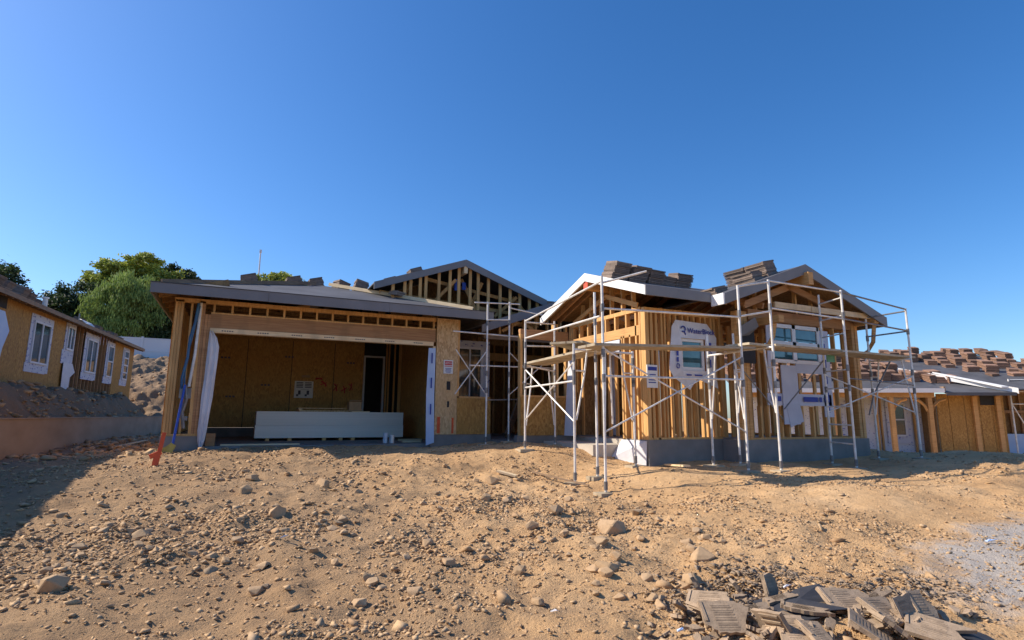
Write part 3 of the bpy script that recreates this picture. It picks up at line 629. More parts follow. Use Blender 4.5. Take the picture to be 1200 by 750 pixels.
under([(RL+.03, RY+.03, gz_(RL+.03, RA, RS)), (RA[0], RY+.03, RA[1]), (RA[0], 13.4, RA[1]), (RL+.03, 13.4, gz_(RL+.03, RA, RS))])
under([(RA[0], RY+.03, RA[1]), (RR-.03, RY+.03, gz_(RR-.03, RA, RS)), (RR-.03, 13.4, gz_(RR-.03, RA, RS)), (RA[0], 13.4, RA[1])])
rake(RL, gz_(RL, RA, RS), RA[0], RA[1], RY-.04, .2); rake(RA[0], RA[1], RR, gz_(RR, RA, RS), RY-.04, .2)
MB().box(RL-.035, RL, RY-.04, 8.07, gz_(RL, RA, RS)-.2, gz_(RL, RA, RS)+.012).build('fascia', M['whitetrim'], H, label='short sunlit white fascia return at the left foot of the right gable')  # white stands in for sun on the left-facing end of the grey trim
MB().box(RR, RR+.03, RY-.04, 13.5, gz_(RR, RA, RS)-.2, gz_(RR, RA, RS)+.01).build('fascia', M['fascia'], H)
# tie boards, ridge and outrigger beams of the right gable
MB().box(9.5, 10.55, 7.86, 7.90, 2.60, 2.72).box(10.57, 11.6, 7.86, 7.90, 2.595, 2.715).box(11.62, 12.8, 7.86, 7.90, 2.60, 2.71).build('tie_board', M['fresh'], H)
MB().box(10.28, 10.42, 7.66, 9.2, 3.12, 3.38).build('ridge_beam', M['lvl'], H)
MB().box(9.38, 9.52, 7.7, 8.4, 2.28, 2.42).box(12.5, 12.64, 7.8, 8.4, 2.5, 2.62).build('outrigger', M['lvl'], H)
MB().tube([(9.45, 8.25, 1.75), (9.45, 8.05, 1.85), (9.45, 7.92, 2.02), (9.45, 7.86, 2.27)], .05, 4).build('curved_brace', M['lvl'], H)
MB().tube([(12.57, 8.25, 1.8), (12.57, 8.05, 1.9), (12.57, 7.92, 2.1), (12.57, 7.86, 2.5)], .05, 4).build('curved_brace', M['lvl'], H)
MB().slab([(8.88, 8.2, 2.22), (9.14, 8.05, 2.40), (9.22, 8.05, 2.22), (9.12, 8.2, 2.06), (8.9, 8.22, 2.02)], (0, .02, 0)).build('gable_flashing', M['fascia'], H)
MB().box(8.95, 9.3, 8.24, 8.26, 1.5, 2.25).build('felt_strip', M['black'], H)
for x in (9.0, 9.5, 9.95, 10.7, 11.2, 11.7): stud(x, 8.36, 2.62, gz_(x, RA, RS)-.05, wx=.045, wy=.08)
MB().box(9.2, 12.5, 8.6, 8.62, 2.64, 3.4).build('attic_bulkhead', M['osb_dark'], H) if False else None
MB().beam((9.0, 8.2, 2.66), (10.35, 8.2, 3.18), .05, .14).beam((10.35, 8.2, 3.18), (12.5, 8.2, 2.62), .05, .14).build('gable_chord', M['redwood'], H)
# big window of the right gable: transoms above, wrapped opening below
bw = MB()
for x0, x1, z0, z1 in ((9.75, 11.2, 2.28, 2.36), (9.75, 11.2, 1.92, 2.0), (9.70, 9.78, 1.6, 2.36), (10.38, 10.48, 1.6, 2.36), (11.14, 11.22, 1.6, 2.36), (9.75, 11.2, 1.55, 1.62)): bw.box(x0, x1, 8.22, 8.27, z0, z1)
bwo = bw.build('window', M['whitetrim'], H, label='wide transom window with teal glass in the right gable front')
MB().box(9.79, 10.37, 8.24, 8.25, 2.01, 2.27).box(10.49, 11.13, 8.24, 8.25, 2.01, 2.27).box(9.79, 10.37, 8.24, 8.25, 1.63, 1.91).box(10.49, 11.13, 8.24, 8.25, 1.63, 1.91).build('pane', M['tealglass'], bwo)
MB().box(9.62, 9.70, 8.225, 8.245, .9, 2.45).box(9.95, 10.42, 8.20, 8.22, .3, 1.5).box(11.22, 11.5, 8.225, 8.245, .45, 2.3).box(9.55, 11.45, 8.225, 8.245, .68, .92).slab([(10.02, 8.195, .72), (10.42, 8.195, .72), (10.5, 8.19, .36), (10.1, 8.19, .24)], (0, .01, 0)).build('flashing', M['plainwrap'], bwo)
MB().box(10.42, 11.22, 8.225, 8.245, 1.35, 1.55).build('sill_wrap', M['plainwrap'], bwo)
for x, w_ in ((9.72, .16), (9.62, .05), (10.55, .42), (11.02, .08), (11.2, .14)): MB().box(x, x+w_, 8.188, 8.193, .76, .86).build('wrap_print', M['inkblue'], bwo)
for z in (.55, .8, 1.15, 1.5, 1.85): MB().box(11.30, 11.36, 8.21, 8.22, z, z+.17).build('wrap_print', M['inkblue'], bwo)
# ---- wing: roof over the main part
WY0, WYR, WZ0, WZR = 8.1, 10.1, 2.78, 3.45
roof_slab([(6.5, WY0, WZ0), (12.0, WY0+.0, WZ0), (12.0, WYR, WZR), (6.5, WYR, WZR)]) if False else roof_slab([(6.5, WY0, WZ0), (8.04, WY0, WZ0), (8.3, 8.4, WZ0+.1), (10.3, 10.1, WZR), (6.5, WYR, WZR)])
roof_slab([(6.5, WYR, WZR), (12.4, WYR, WZR), (12.4, 12.1, WZ0), (6.5, 12.1, WZ0)])
under([(6.53, WY0+.03, WZ0+.01), (8.04, WY0+.03, WZ0+.01), (8.8, 8.8, WZ0+.2), (9.3, 10.05, WZR-.02), (6.53, WYR, WZR)])
under([(6.53, WYR, WZR), (12.3, WYR, WZR), (12.3, 12.05, WZ0+.02), (6.53, 12.05, WZ0+.02)])
MB().box(6.46, 8.012, WY0-.035, WY0, WZ0-.175, WZ0+.01).build('fascia', M['fascia'], H)
def rake_x(y0, z0, y1, z1, x, h=.165, t=.035, mat='whitetrim'):  # white carries the sunlight on these boards; the front fascias are grey
    MB().slab([(x, y0, z0+.01), (x, y1, z1+.01), (x, y1, z1-h), (x, y0, z0-h)], (t, 0, 0)).build('fascia', M[mat], H, label='sunlit white rake board on the left gable end')
rake_x(WY0, WZ0, WYR, WZR, 6.462); rake_x(WYR, WZR, 12.12, WZ0, 6.462)
rb_ = MB().box(6.5, 7.6, 10.02, 10.18, 3.1, 3.36).build('ridge_beam', M['lvl'], H)
MB().box(6.485, 6.499, 10.02, 10.18, 3.1, 3.36).build('painted_end', M['redend'], rb_)
rf = MB()
for i in range(11):
    x = 7.5+i*.5; rf.beam((x, 8.15, 2.68), (x, 10.1, 3.33), .04, .12); rf.beam((x, 10.1, 3.33), (x, 12.05, 2.68), .04, .12)
    rf.beam((x, 8.9, 2.55), (x, 11.6, 2.55), .04, .09)
for x in (6.72, 6.9): rf.beam((x, 8.15, 2.68), (x, 10.1, 3.33), .04, .1); rf.beam((x, 10.1, 3.33), (x, 12.0, 2.70), .04, .1)
rf.build('rafter', M['redwood'], H)
# inside and rear framing of the wing
for x in np.arange(7.4, 13.0, .4): inner.box(float(x)-.02, float(x)+.02, 11.66, 11.75, 0, 2.6)
for x in np.arange(7.8, 12.5, .42):
    inner.box(float(x)-.02, float(x)+.02, 10.2, 10.29, 0, 2.5)
inner.box(7.2, 12.6, 11.64, 11.78, 2.5, 2.6); inner.box(7.4, 12.5, 10.18, 10.3, 2.45, 2.53)
for y in (8.5, 8.6, 9.0, 9.4, 9.8, 10.2, 10.6, 11.0, 11.4): inner.box(12.46, 12.55, y-.02, y+.02, 0, 2.5)
inner.box(12.45, 12.56, 8.4, 11.7, 2.42, 2.55); inner.box(12.45, 12.56, 8.4, 11.7, 0, .04)
for y in (9.2, 9.6, 10.0): inner.box(9.95, 10.05, y-.02, y+.02, 0, 2.5)
for x in np.arange(7.35, 9.4, .19): inner.box(float(x)-.02, float(x)+.02, 10.75, 10.84, 0, 2.6)
for x in (9.7, 10.35, 10.5, 11.0, 11.6, 12.0): inner.box(x-.04, x+.04, 9.5, 9.6, 0, 2.5)
MB().box(7.3, 9.5, 11.79, 11.80, 0, 2.6).build('rear_sheathing', M['osb_dark'], H)
io = inner.build('interior_framing', M['stud'], H, kind='stuff')
for x, h_ in ((9.4, .9), (9.9, 1.6), (10.9, .6)):
    pass
# ---- front window with printed wrap
fw = MB(); fw.box(7.80, 7.86, 8.74, 8.80, 1.34, 1.98).box(8.36, 8.42, 8.74, 8.80, 1.34, 1.98).box(7.86, 8.36, 8.74, 8.80, 1.34, 1.41).box(7.86, 8.36, 8.74, 8.80, 1.92, 1.98)
fwo = fw.build('window', M['whitetrim'], H, label='small front window framed by a large white and blue printed wrap')
MB().box(7.86, 8.36, 8.77, 8.78, 1.41, 1.92).build('pane', M['tealglass'], fwo)
def ngon_wrap():
    yb = 8.70
    o = [(7.50, 1.35), (7.60, 2.20), (7.70, 2.34), (8.52, 2.31), (8.76, 2.04), (8.70, 1.3), (8.74, 1.0), (8.2, 1.19), (8.0, .96), (7.60, 1.2)]
    i_ = [(7.80, 1.34), (7.80, 1.98), (7.80, 1.98), (8.42, 1.98), (8.42, 1.98), (8.42, 1.34), (8.42, 1.34), (8.42, 1.34), (7.80, 1.34), (7.80, 1.34)]
    m_ = MB(); n = len(o)
    for k in range(n):
        a_, b_, c_, d_ = o[k], o[(k+1) % n], i_[(k+1) % n], i_[k]
        ps = [(a_[0], yb+.03, a_[1]), (b_[0], yb+.03, b_[1]), (c_[0], yb, c_[1])]
        if c_ != d_: ps.append((d_[0], yb, d_[1]))
        m_.slab(ps, (0, .006, 0))
    return m_
wp = ngon_wrap().build('house_wrap', M['white'], fwo)
MT = lambda x, y, z, rz=0, ry=0: Matrix.Translation(V((x, y, z))) @ Matrix.Rotation(rz, 4, 'Z') @ Matrix.Rotation(ry, 4, 'Y')
text_part('wrap_lettering', 'WaterBlock', .145, M['inkblue'], MT(8.32, 8.690, 2.09), fwo)
lg = MB(); cx, cz = 7.86, 2.16
lg.tube([(cx+.055*math.cos(t), 8.695, cz+.055*math.sin(t)) for t in np.linspace(-2.2, 3.0, 12)], .013, 6).tube([(cx+.03, 8.695, cz-.05), (cx+.055, 8.695, cz-.11)], .012, 6)
lg.build('wrap_logo', M['inkblue'], fwo)
for x0, x1, z0, z1 in ((7.66, 7.71, 1.5, 1.59), (7.66, 7.71, 1.62, 1.80), (8.50, 8.57, 1.84, 1.92), (8.50, 8.55, 1.42, 1.58), (7.9, 8.02, 1.235, 1.265), (8.1, 8.3, 1.235, 1.265)):
    MB().box(x0, x1, 8.688, 8.692, z0, z1).build('wrap_print', M['inkblue'], fwo)
for cx, cz in ((7.69, 1.42), (8.53, 1.7)): MB().tube([(cx+.035*math.cos(t), 8.69, cz+.045*math.sin(t)) for t in np.linspace(0, 6.28, 11)], .009, 5).build('wrap_print', M['inkblue'], fwo)
print('studs', nstud[0])

# ================================================================== loose things at the garage
sg = thing('notice_sign', (4.32, 12.76, 1.45), 'white and red notice sign nailed to the pale sheathing right of the garage opening', 'sign')
MB().box(4.24, 4.47, 12.748, 12.758, 1.40, 1.72).build('board', M['whitetrim'], sg)
MB().box(4.265, 4.445, 12.744, 12.747, 1.60, 1.69).box(4.265, 4.445, 12.744, 12.747, 1.565, 1.58).build('red_band', M['redprint'], sg)
text_part('lettering', 'NOTICE', .055, M['whitetrim'], MT(4.355, 12.741, 1.625), sg)
mk = MB()
for i, w_ in enumerate((.15, .13, .15, .11)): mk.box(4.355-w_/2, 4.355+w_/2, 12.744, 12.747, 1.515-i*.03, 1.528-i*.03)
mk.build('print', M['inkblue'], sg)
# white plastic sheet hanging at the left jamb, blue wrap strip on the right jamb
sh = MB(); ys_ = [12.74, 12.70, 12.75, 12.70, 12.74]
rows_ = [(2.06, -.66, -.60), (1.92, -.665, -.52), (1.74, -.67, -.47), (1.45, -.675, -.475), (1.1, -.68, -.49), (.75, -.70, -.50), (.4, -.70, -.53), (.12, -.71, -.55), (-.08, -.70, -.57), (-.27, -.65, -.62)]
rg = random.Random(3); G_ = [[(x0+(x1-x0)*j/4, ys_[j]+rg.uniform(-.02, .02), z+rg.uniform(-.01, .01)) for j in range(5)] for z, x0, x1 in rows_]
sh.add([p for r_ in G_ for p in r_], [(i*5+j, i*5+j+1, i*5+j+6, i*5+j+5) for i in range(9) for j in range(4)])
topmesh('plastic_sheet', sh, M['white'], (-.5, 12.7, -.2), 'tall white plastic sheet hanging against the left jamb of the garage opening', 'plastic sheet')
sh = MB(); sh.slab([(3.87, 12.76, 1.98), (4.04, 12.76, 1.98), (4.03, 12.75, .9), (4.05, 12.73, -.18), (3.86, 12.73, -.24), (3.84, 12.75, .9)], (0, .012, 0))
ws = topmesh('wrap_strip', sh, M['bluewrap'], (3.95, 12.74, -.2), 'pale blue printed wrap strip hanging on the right jamb of the garage opening', 'wrap strip')
mk = MB()
for z in (1.62, 1.05, .45): mk.box(3.93, 3.96, 12.722, 12.726, z, z+.24)
mk.build('print', M['inkblue'], ws)
# drywall stack on blocks
dw = thing('drywall_stack', (2, 15.0, -.2), 'long stack of off-white drywall sheets on blocks inside the garage', 'drywall')
MB().box(.36, 3.92, 15.0, 16.22, -.13, .17).build('sheet_bundle', M['drywall'], dw)
MB().box(.37, 3.91, 15.005, 16.2, .173, .50).build('sheet_bundle', M['drywall'], dw)
for x in (.6, 1.1, 1.9, 2.3, 2.6, 3.6): MB().box(x, x+.09, 15.02, 16.2, -.2, -.132).build('block', M['stud'], dw)
pl = MB().box(1.35, 2.55, 15.3, 15.9, .505, .54).box(1.33, 2.5, 15.35, 15.95, .58, .60).box(1.33, 1.42, 15.3, 15.9, .54, .58)
topmesh('plywood_offcut', pl, M['osb_pale'], (1.9, 15.6, .5), 'plywood offcuts lying on top of the drywall stack', 'plywood')
cbx = MB().box(2.55, 2.86, 15.25, 15.55, .53, .77).slab([(2.55, 15.25, .77), (2.55, 15.12, .80), (2.86, 15.12, .80), (2.86, 15.25, .77)], (0, 0, .01))
cb_ = topmesh('cardboard_box', cbx, M['cardboard'], (2.7, 15.4, .53), 'open brown cardboard box on the drywall stack', 'box')
pl = MB().box(2.6, 3.05, 15.1, 15.5, .502, .525)
topmesh('plywood_offcut', pl, M['fresh'], (2.8, 15.3, .5), 'short pale board under the cardboard box on the drywall stack', 'board')
for x, y, r_, h_, lab in ((3.07, 13.3, .055, .22, 'left white paint can on the garage slab edge'), (3.2, 13.22, .065, .17, 'right paint can with a greyish label on the garage slab edge')):
    c_ = thing('paint_can', (x, y, -.2), lab, 'can', 'paint cans on the slab')
    MB().tube([(x, y, -.2), (x, y, -.2+h_)], r_, 14).build('body', M['tin'] if x > 3.1 else M['white'], c_)
    MB().tube([(x, y, -.2+h_), (x, y, -.188+h_)], r_+.004, 14).build('lid', M['white'], c_)
bd = MB().box(-.3, 1.2, 13.0, 13.12, -.198, -.17); topmesh('scrap_board', bd, M['fresh'], (.4, 13.05, -.1), 'pale board lying on the left front edge of the garage slab', 'board')
bd = MB().box(3.5, 3.95, 13.4, 13.5, -.198, -.16).box(3.6, 4.2, 14.2, 14.26, -.198, -.15); topmesh('scrap_board', bd, M['fresh'], (3.7, 13.5, -.1), 'short pale boards on the slab right of the paint cans', 'board')
bd = MB().box(-.56, -.40, 12.9, 13.2, -.198, .05); topmesh('wood_block', bd, M['redwood'], (-.45, 13, -.1), 'small brown wood block on the slab beside the hanging plastic sheet', 'block')
# hoses and pipes in the left pier
hs = MB().tube([(-.90, 12.75, 2.6), (-.93, 12.76, 2.2), (-.99, 12.76, 1.9), (-1.0, 12.76, 1.5), (-1.06, 12.76, 1.1), (-1.05, 12.76, .9)], .026, 8)
hs.tube([(-.87, 12.78, 2.55), (-.95, 12.77, 1.95), (-1.03, 12.78, 1.4), (-1.01, 12.78, 1.0)], .014, 8)
topmesh('water_hose', hs, M['bluepipe'], (-1.0, 12.72, .9), 'bundle of blue hose hanging between the left garage studs', 'hose')
hp = MB().tube([(-.86, 12.8, 2.62), (-.88, 12.8, 1.6), (-.93, 12.8, .95)], .028, 8)
topmesh('conduit_pipe', hp, M['metal'], (-.9, 12.8, .9), 'grey pipe rising beside the blue hose in the left garage studs', 'pipe')
hp = MB().tube([(-.98, 12.74, .95), (-.95, 12.74, .7), (-1.0, 12.74, .45), (-.95, 12.75, .15)], .035, 7).box(-1.08, -.88, 12.74, 12.8, .72, .92).box(-1.0, -.9, 12.72, 12.78, .3, .38)
topmesh('pipe_manifold', hp, M['rustmetal'], (-1, 12.75, 0), 'rusty valves and pipes below the blue hose in the left garage studs', 'pipes')
# orange stake, blue rod with yellow foot
p = pix_ground(183, 546); k = thing('orange_stake', p, 'bright orange stake standing in the dirt at the left garage corner', 'stake')
MB().beam(p+V((-.01, 0, -.05)), p+V((.06, .02, .50)), .055, .055).build('post', M['orange'], k)
MB().beam(p+V((-.10, -.02, .13)), p+V((.05, 0, .20)), .05, .07).beam(p+V((-.02, -.03, .0)), p+V((.0, -.02, .16)), .08, .03).build('flange', M['orange'], k)
p = pix_ground(203, 530, -.3); k = thing('survey_rod', p, 'blue leaning rod with a yellow foot against the left garage pier', 'rod')
MB().tube([p+V((-.02, -.05, .12)), (-.99, 12.70, .98)], .022, 8).build('rod', M['bluepaint'], k)
MB().slab([p+V((-.28, -.1, .05)), p+V((-.02, -.12, .0)), p+V((.04, -.1, .14)), p+V((-.04, -.08, .20)), p+V((-.12, -.1, .13))], (0, .06, 0)).build('foot', M['yellow'], k)

# ================================================================== roof tile stacks
def tile_stack_mesh(n, seed, lean=.35, w=.42, d=.33, t=.034):
    """a bundle of flat tiles, fanned like slipped books; one low mesh"""
    rg = random.Random(seed); m_ = MB()
    for i in range(n):
        ox = rg.uniform(-.012, .012)+i*t*lean; oy = rg.uniform(-.012, .012)
        fr = Matrix.Translation(V((ox, oy, i*t))) @ Matrix.Rotation(rg.uniform(-.03, .03), 4, 'Z')
        b_ = MB(fr); b_.box(-w/2, w/2, -d/2, d/2, 0, t*.80); b_.box(-w/2, -w/2+.05, -d/2+.01, d/2-.01, t*.80, t*1.0); m_.add(b_.v, b_.f)
    me = bpy.data.meshes.new('tile_stack'); me.from_pydata(m_.v, [], m_.f); return me
def put_stack(me, mat, loc, rz, tilt, label, group, scale=1.):
    m2 = me.copy(); m2.materials.append(mat) if not m2.materials else None
    o = bpy.data.objects.new('roof_tile_stack', me); C.objects.link(o); o.location = loc
    o.rotation_euler = (Matrix.Rotation(rz, 3, 'Z') @ Matrix.Rotation(tilt, 3, 'X')).to_euler(); o.scale = (scale,)*3
    tag(o, label, 'tile stack', group); bpy.data.meshes.remove(m2); return o
SM = [tile_stack_mesh(n, i, l) for i, (n, l) in enumerate(((10, .5), (9, .12), (8, .7), (11, .3), (6, .2), (4, .6)))]
SR = [s.copy() for s in SM]
for s in SM: s.materials.append(M['tile'])
for s in SR: s.materials.append(M['tile_red'])
def wz(x, y): return WZ0+(WZR-WZ0)*(y-WY0)/(WYR-WY0)
tf = math.atan(.335)
G1 = 'roof tile stacks on the left gabled wing'
for x, y, k, rz, lab in ((6.74, 9.42, 3, .12, 'tall tile stack nearest the left end of the wing roof'), (7.2, 9.42, 0, .05, 'fanned tile stack second from the left end of the wing roof'),
        (7.7, 9.45, 1, .1, 'lower tile stack third from the left on the wing roof'), (8.15, 9.6, 4, .1, 'small tile stack in the gap before the last stack of the wing roof'), (8.6, 9.6, 1, .0, 'rightmost tile stack on the wing roof beside the sky gap')):
    put_stack(SM[k], M['tile'], (x, y, wz(x, y)-.02), rz, tf*.6, lab, G1)
G2 = 'roof tile stacks on the right gable'
for x, y, k, rz, lab in ((8.55, 8.5, 5, 0, 'low pair of tiles at the left foot of the right gable'), (9.38, 8.35, 4, .15, 'leaning tile stack lower on the left slope of the right gable'), (9.8, 8.35, 1, .1, 'highest tile stack, just left of the right gable peak'),
        (9.75, 8.9, 1, .3, 'tile stack behind the two leaning stacks on the right gable')):
    o = put_stack(SM[k], M['tile'], (x, y, gz_(x, RA, RS)+.01), math.pi/2+rz, 0, lab, G2, 1.1)
    o.location.z -= .03; o.rotation_euler = (Matrix.Rotation(-math.atan(RS)*.7, 3, 'Y') @ Matrix.Rotation(math.pi/2+rz, 3, 'Z')).to_euler()
G3 = 'roof tile stacks on the garage and rear gable roofs'
def on_left(x, y): return EZ+(x-EL[0])*.283
for x, y, k, rz, lab in ((.02, 14.25, 1, .0, 'leftmost dark tile stack poking above the garage hip'), (1.05, 15.3, 1, .1, 'second dark tile stack above the left hip of the garage roof'), (1.65, 15.95, 1, .1, 'third dark tile stack near the peak of the garage roof'),
        (2.2, 15.75, 1, .3, 'tilted dark tile stack just right of the garage roof peak'), (2.62, 15.2, 3, .0, 'tall dark tile stack left of the rear gable fascia')):
    z = on_left(x, y) if x < APX[0] else AZ-(x-APX[0])*.283
    o = put_stack(SM[k], M['tile'], (x, y, z+.006), rz, 0, lab, G3)
    o.rotation_euler = (Matrix.Rotation((-1 if x < APX[0] else 1)*.276, 3, 'Y') @ Matrix.Rotation(rz+1.57, 3, 'Z')).to_euler()
for x, y, k, lab in ((4.15, 14.9, 2, 'tile stack high on the left slope of the rear gable'), (4.7, 14.9, 5, 'flat tile stack just left of the rear gable peak'), (5.45, 15.3, 5, 'thin tile stack just right of the rear gable peak'), (7.15, 14.6, 4, 'tile stack low on the right slope of the rear gable'), (3.35, 14.7, 5, 'thin tiles low on the left slope of the rear gable')):
    o = put_stack(SM[k], M['tile'], (x, y, gz_(x)+.006), 0, 0, lab, G3)
    o.rotation_euler = (Matrix.Rotation((-1 if x < GA[0] else 1)*math.atan(GS), 3, 'Y') @ Matrix.Rotation(1.57, 3, 'Z')).to_euler()
o = put_stack(SM[5], M['tile'], (3.35, 13.95, 3.40), .6, .15, 'single small tile bundle resting against the fresh board on the garage hip', G3, .8)
for x, y, z, k, lab in ((8.3, 15.0, 3.56, 0, 'first of the sunlit tile stacks beyond the entry roof, left of the wing gable'), (8.9, 15.2, 3.42, 3, 'tile stack beyond the entry roof closest to the wing gable')):
    put_stack(SM[k], M['tile'], (x, y, z), 1.5, 0, lab, G3)

# ================================================================== scaffolds
TR = .021
def foot(part, x, y):
    z = gz(x, y); return z
def scaf(name, loc, label): return thing(name, loc, label, 'scaffold', 'scaffold towers round the house')
def post(t, x, y, z1, extra=0):
    z = gz(x, y)
    MB().tube([(x, y, z+.03), (x, y, z1)], TR, 8).build('post', M['metal'], t)
    MB().box(x-.15, x+.15, y-.11, y+.11, z-.03, z+.025).build('base_plate', M['plank'], t)
    for zz in (1.0, 1.38, z1-.5, z+.12):
        if zz < z1: MB().tube([(x, y, zz-.06), (x, y, zz+.06)], TR+.009, 8).build('coupler', M['rustmetal'], t)
def arch(t, a, b, z, axis):
    """walk-through frame between outer post a and inner post b: bearer and raking inner legs"""
    a = V((a[0], a[1], z)); b = V((b[0], b[1], z)); d = (b-a)
    m_ = MB().tube([a, b], TR*.9, 8)
    m_.tube([a+d*.22, a+d*.16+V((0, 0, -.45)), a+d*.03+V((0, 0, -1.15))], TR*.75, 7)
    m_.tube([b-d*.22, b-d*.16+V((0, 0, -.45)), b-d*.03+V((0, 0, -1.15))], TR*.75, 7)
    m_.tube([a+V((0, 0, -.35)), a+d*.17+V((0, 0, -.35))], TR*.7, 6).tube([b+V((0, 0, -.35)), b-d*.17+V((0, 0, -.35))], TR*.7, 6)
    m_.build('bearer_frame', M['metal'], t)
def xbrace(t, p, q, z0, z1):
    MB().tube([(p[0], p[1], z0), (q[0], q[1], z1)], .013, 6).build('cross_brace', M['metal'], t)
    MB().tube([(p[0], p[1], z1), (q[0], q[1]+.02, z0)], .013, 6).build('cross_brace', M['metal'], t)
def rail(t, p, q, z0, z1=None, r=.017, mat='metal'):
    z1 = z0 if z1 is None else z1; MB().tube([(p[0], p[1], z0), (q[0], q[1], z1)], r, 7).build('guard_rail', M[mat], t)
D, E_, Cc, Ci = (4.92, 7.2), (7.68, 7.1), (4.92, 8.05), (5.28, 7.95)
Di, Ei = (6.15, 8.1), (7.75, 7.95)
B1, B2 = (4.95, 9.9), (6.2, 10.95)
FSZ = 1.46
t = scaf('scaffold', (4.95, 9.9, gz(4.95, 9.9)), 'side scaffold bay of steel tubes before the sunlit left gable of the wing')
post(t, *B1, 2.30); post(t, *B2, 2.52); post(t, *Cc, 1.62); post(t, *Ci, 2.50)
arch(t, B1, B2, 1.40, 'x'); arch(t, Cc, Di, 1.52, 'x')
xbrace(t, B1, Cc, .35, 1.32); rail(t, B1, D, 2.27, 2.50); rail(t, (4.95, 9.9), (4.9, 7.25), 1.93, 1.95); rail(t, B1, Cc, .97, 1.0)
rail(t, B1, B2, 2.25, 2.45); rail(t, B1, B2, 1.78, 1.95); rail(t, (4.92, 7.22), (5.55, 6.9), 2.47, 2.66)
t = scaf('scaffold', (4.92, 7.2, gz(4.92, 7.2)), 'front scaffold bay with crossed braces before the printed window wrap')
post(t, *D, 2.58); post(t, *Di, 1.56); post(t, *E_, 2.70); post(t, *Ei, 1.95)
arch(t, D, (5.6, 7.95), 1.46, 'y'); arch(t, E_, Ei, 1.55, 'y')
xbrace(t, D, E_, .2, 1.45); rail(t, D, E_, 2.07, 2.14); rail(t, D, E_, 1.03, 1.06)
t = scaf('scaffold', (8.4, 7.0, gz(8.4, 7.)), 'right scaffold bay with a ladder frame before the right gable window')
Fp, Gp, Ip, Hp, Kp, Jp = (8.42, 7.08), (8.35, 7.9), (10.45, 7.12), (10.72, 7.8), (12.62, 7.2), (12.35, 7.9)
post(t, *Fp, 2.88); post(t, *Gp, 2.0); post(t, *Ip, 2.90); post(t, *Hp, 2.96)
for i in range(9):
    z = -.05+i*.35; MB().tube([(Ip[0], Ip[1], z), (Hp[0], Hp[1], z+.01)], .015, 7).build('rung', M['metal'], t)
arch(t, Fp, Gp, 1.66, 'y')
rail(t, E_, Fp, 2.68, 2.84); rail(t, Fp, Ip, 2.86, 2.86); rail(t, Fp, Ip, 2.36, 2.33); rail(t, E_, Fp, 2.15, 2.3)
MB().tube([(Gp[0], Gp[1], 1.5), (9.3, 7.7, .4)], .013, 6).tube([(10.72, 7.8, 1.6), (9.6, 7.9, .6)], .013, 6).build('cross_brace', M['rustmetal'], t)
t = scaf('scaffold', (12.6, 7.2, gz(12.6, 7.2)), 'rightmost dark scaffold bay standing beyond the corner of the right gable')
post(t, *Kp, 2.74); post(t, *Jp, 2.66); arch(t, Kp, Jp, 1.66, 'y')
rail(t, Ip, Kp, 2.86, 2.72, mat='rustmetal'); rail(t, Ip, Kp, 2.33, 2.26, mat='rustmetal'); rail(t, Kp, Jp, 2.68, 2.62, mat='rustmetal'); rail(t, Kp, Jp, 2.25, 2.2, mat='rustmetal')
xbrace(t, Hp, Kp, .55, 1.3)
MB().tube([(12.4, 7.5, 1.62), (11.9, 7.6, .9), (11.7, 7.6, .5)], .016, 6).build('cross_brace', M['rustmetal'], t)
rail(t, Ip, Kp, 1.18, 1.12, .013, 'rustmetal')
# courtyard scaffold between garage and wing
t = scaf('scaffold', (5.5, 12.1, gz(5.5, 12.1)), 'shaded scaffold bay in the court between garage and wing')
A1_, A2_, A3_, A4_ = (5.02, 12.0), (5.58, 12.0), (6.5, 12.4), (5.0, 12.35)
post(t, *A1_, 3.04); post(t, *A2_, 3.09)
for p_ in ((6.9, 12.3),): post(t, *p_, 2.9)
rail(t, (4.7, 12.0), (5.85, 12.0), 3.0, 3.06); rail(t, A1_, A2_, 2.62, 2.66); rail(t, (4.2, 12.02), (7, 12.3), 2.30, 2.30); rail(t, (4.6, 12.02), (7, 12.3), 1.55, 1.6); rail(t, A1_, (6.9, 12.3), .78, .85, mat='rustmetal')
xbrace(t, (4.3, 12.1), A1_, .9, 1.9); xbrace(t, A2_, (6.9, 12.3), .9, 1.9); rail(t, (5.6, 12.02), (7.0, 12.25), 2.95, 2.85)
MB().tube([(A1_[0], 12.0, 1.5), (A1_[0]+.1, 12.2, .6)], .015, 6).build('cross_brace', M['rustmetal'], t)
# green tag and labels
gt = MB().box(10.75, 10.98, 7.74, 7.76, 1.56, 1.80)
topmesh('scaffold_tag', gt, M['greenpad'], (10.85, 7.75, 1.56), 'small green inspection tag fixed high on the ladder frame of the scaffold', 'tag')
# planks
def plank(p0, p1, z0, z1, lab, w=.24, mat='plank', n=2):
    m_ = MB()
    d = (V((p1[0], p1[1], 0))-V((p0[0], p0[1], 0))).normalized(); s = V((-d.y, d.x, 0))
    for i in range(n):
        o = s*(i*(w+.02)); m_.beam(V((p0[0], p0[1], z0))+o, V((p1[0], p1[1], z1))+o, w, .04)
    topmesh('scaffold_plank', m_, M[mat], (p0[0], p0[1], z0), lab, 'planks', 'scaffold planks')
plank((4.75, 7.28), (8.0, 7.2), 1.50, 1.62, 'long pair of planks across the front scaffold below the window wrap')
plank((5.08, 9.95), (5.3, 7.75), 1.44, 1.545, 'sunlit pair of planks running back along the left gable scaffold', mat='plank')
plank((5.15, 8.4), (6.4, 9.3), 1.70, 1.70, 'short raised planks crossing over the left gable scaffold', w=.3)
plank((7.9, 7.25), (8.9, 7.35), 1.70, 1.70, 'short overlapping planks joining the front and right scaffolds')
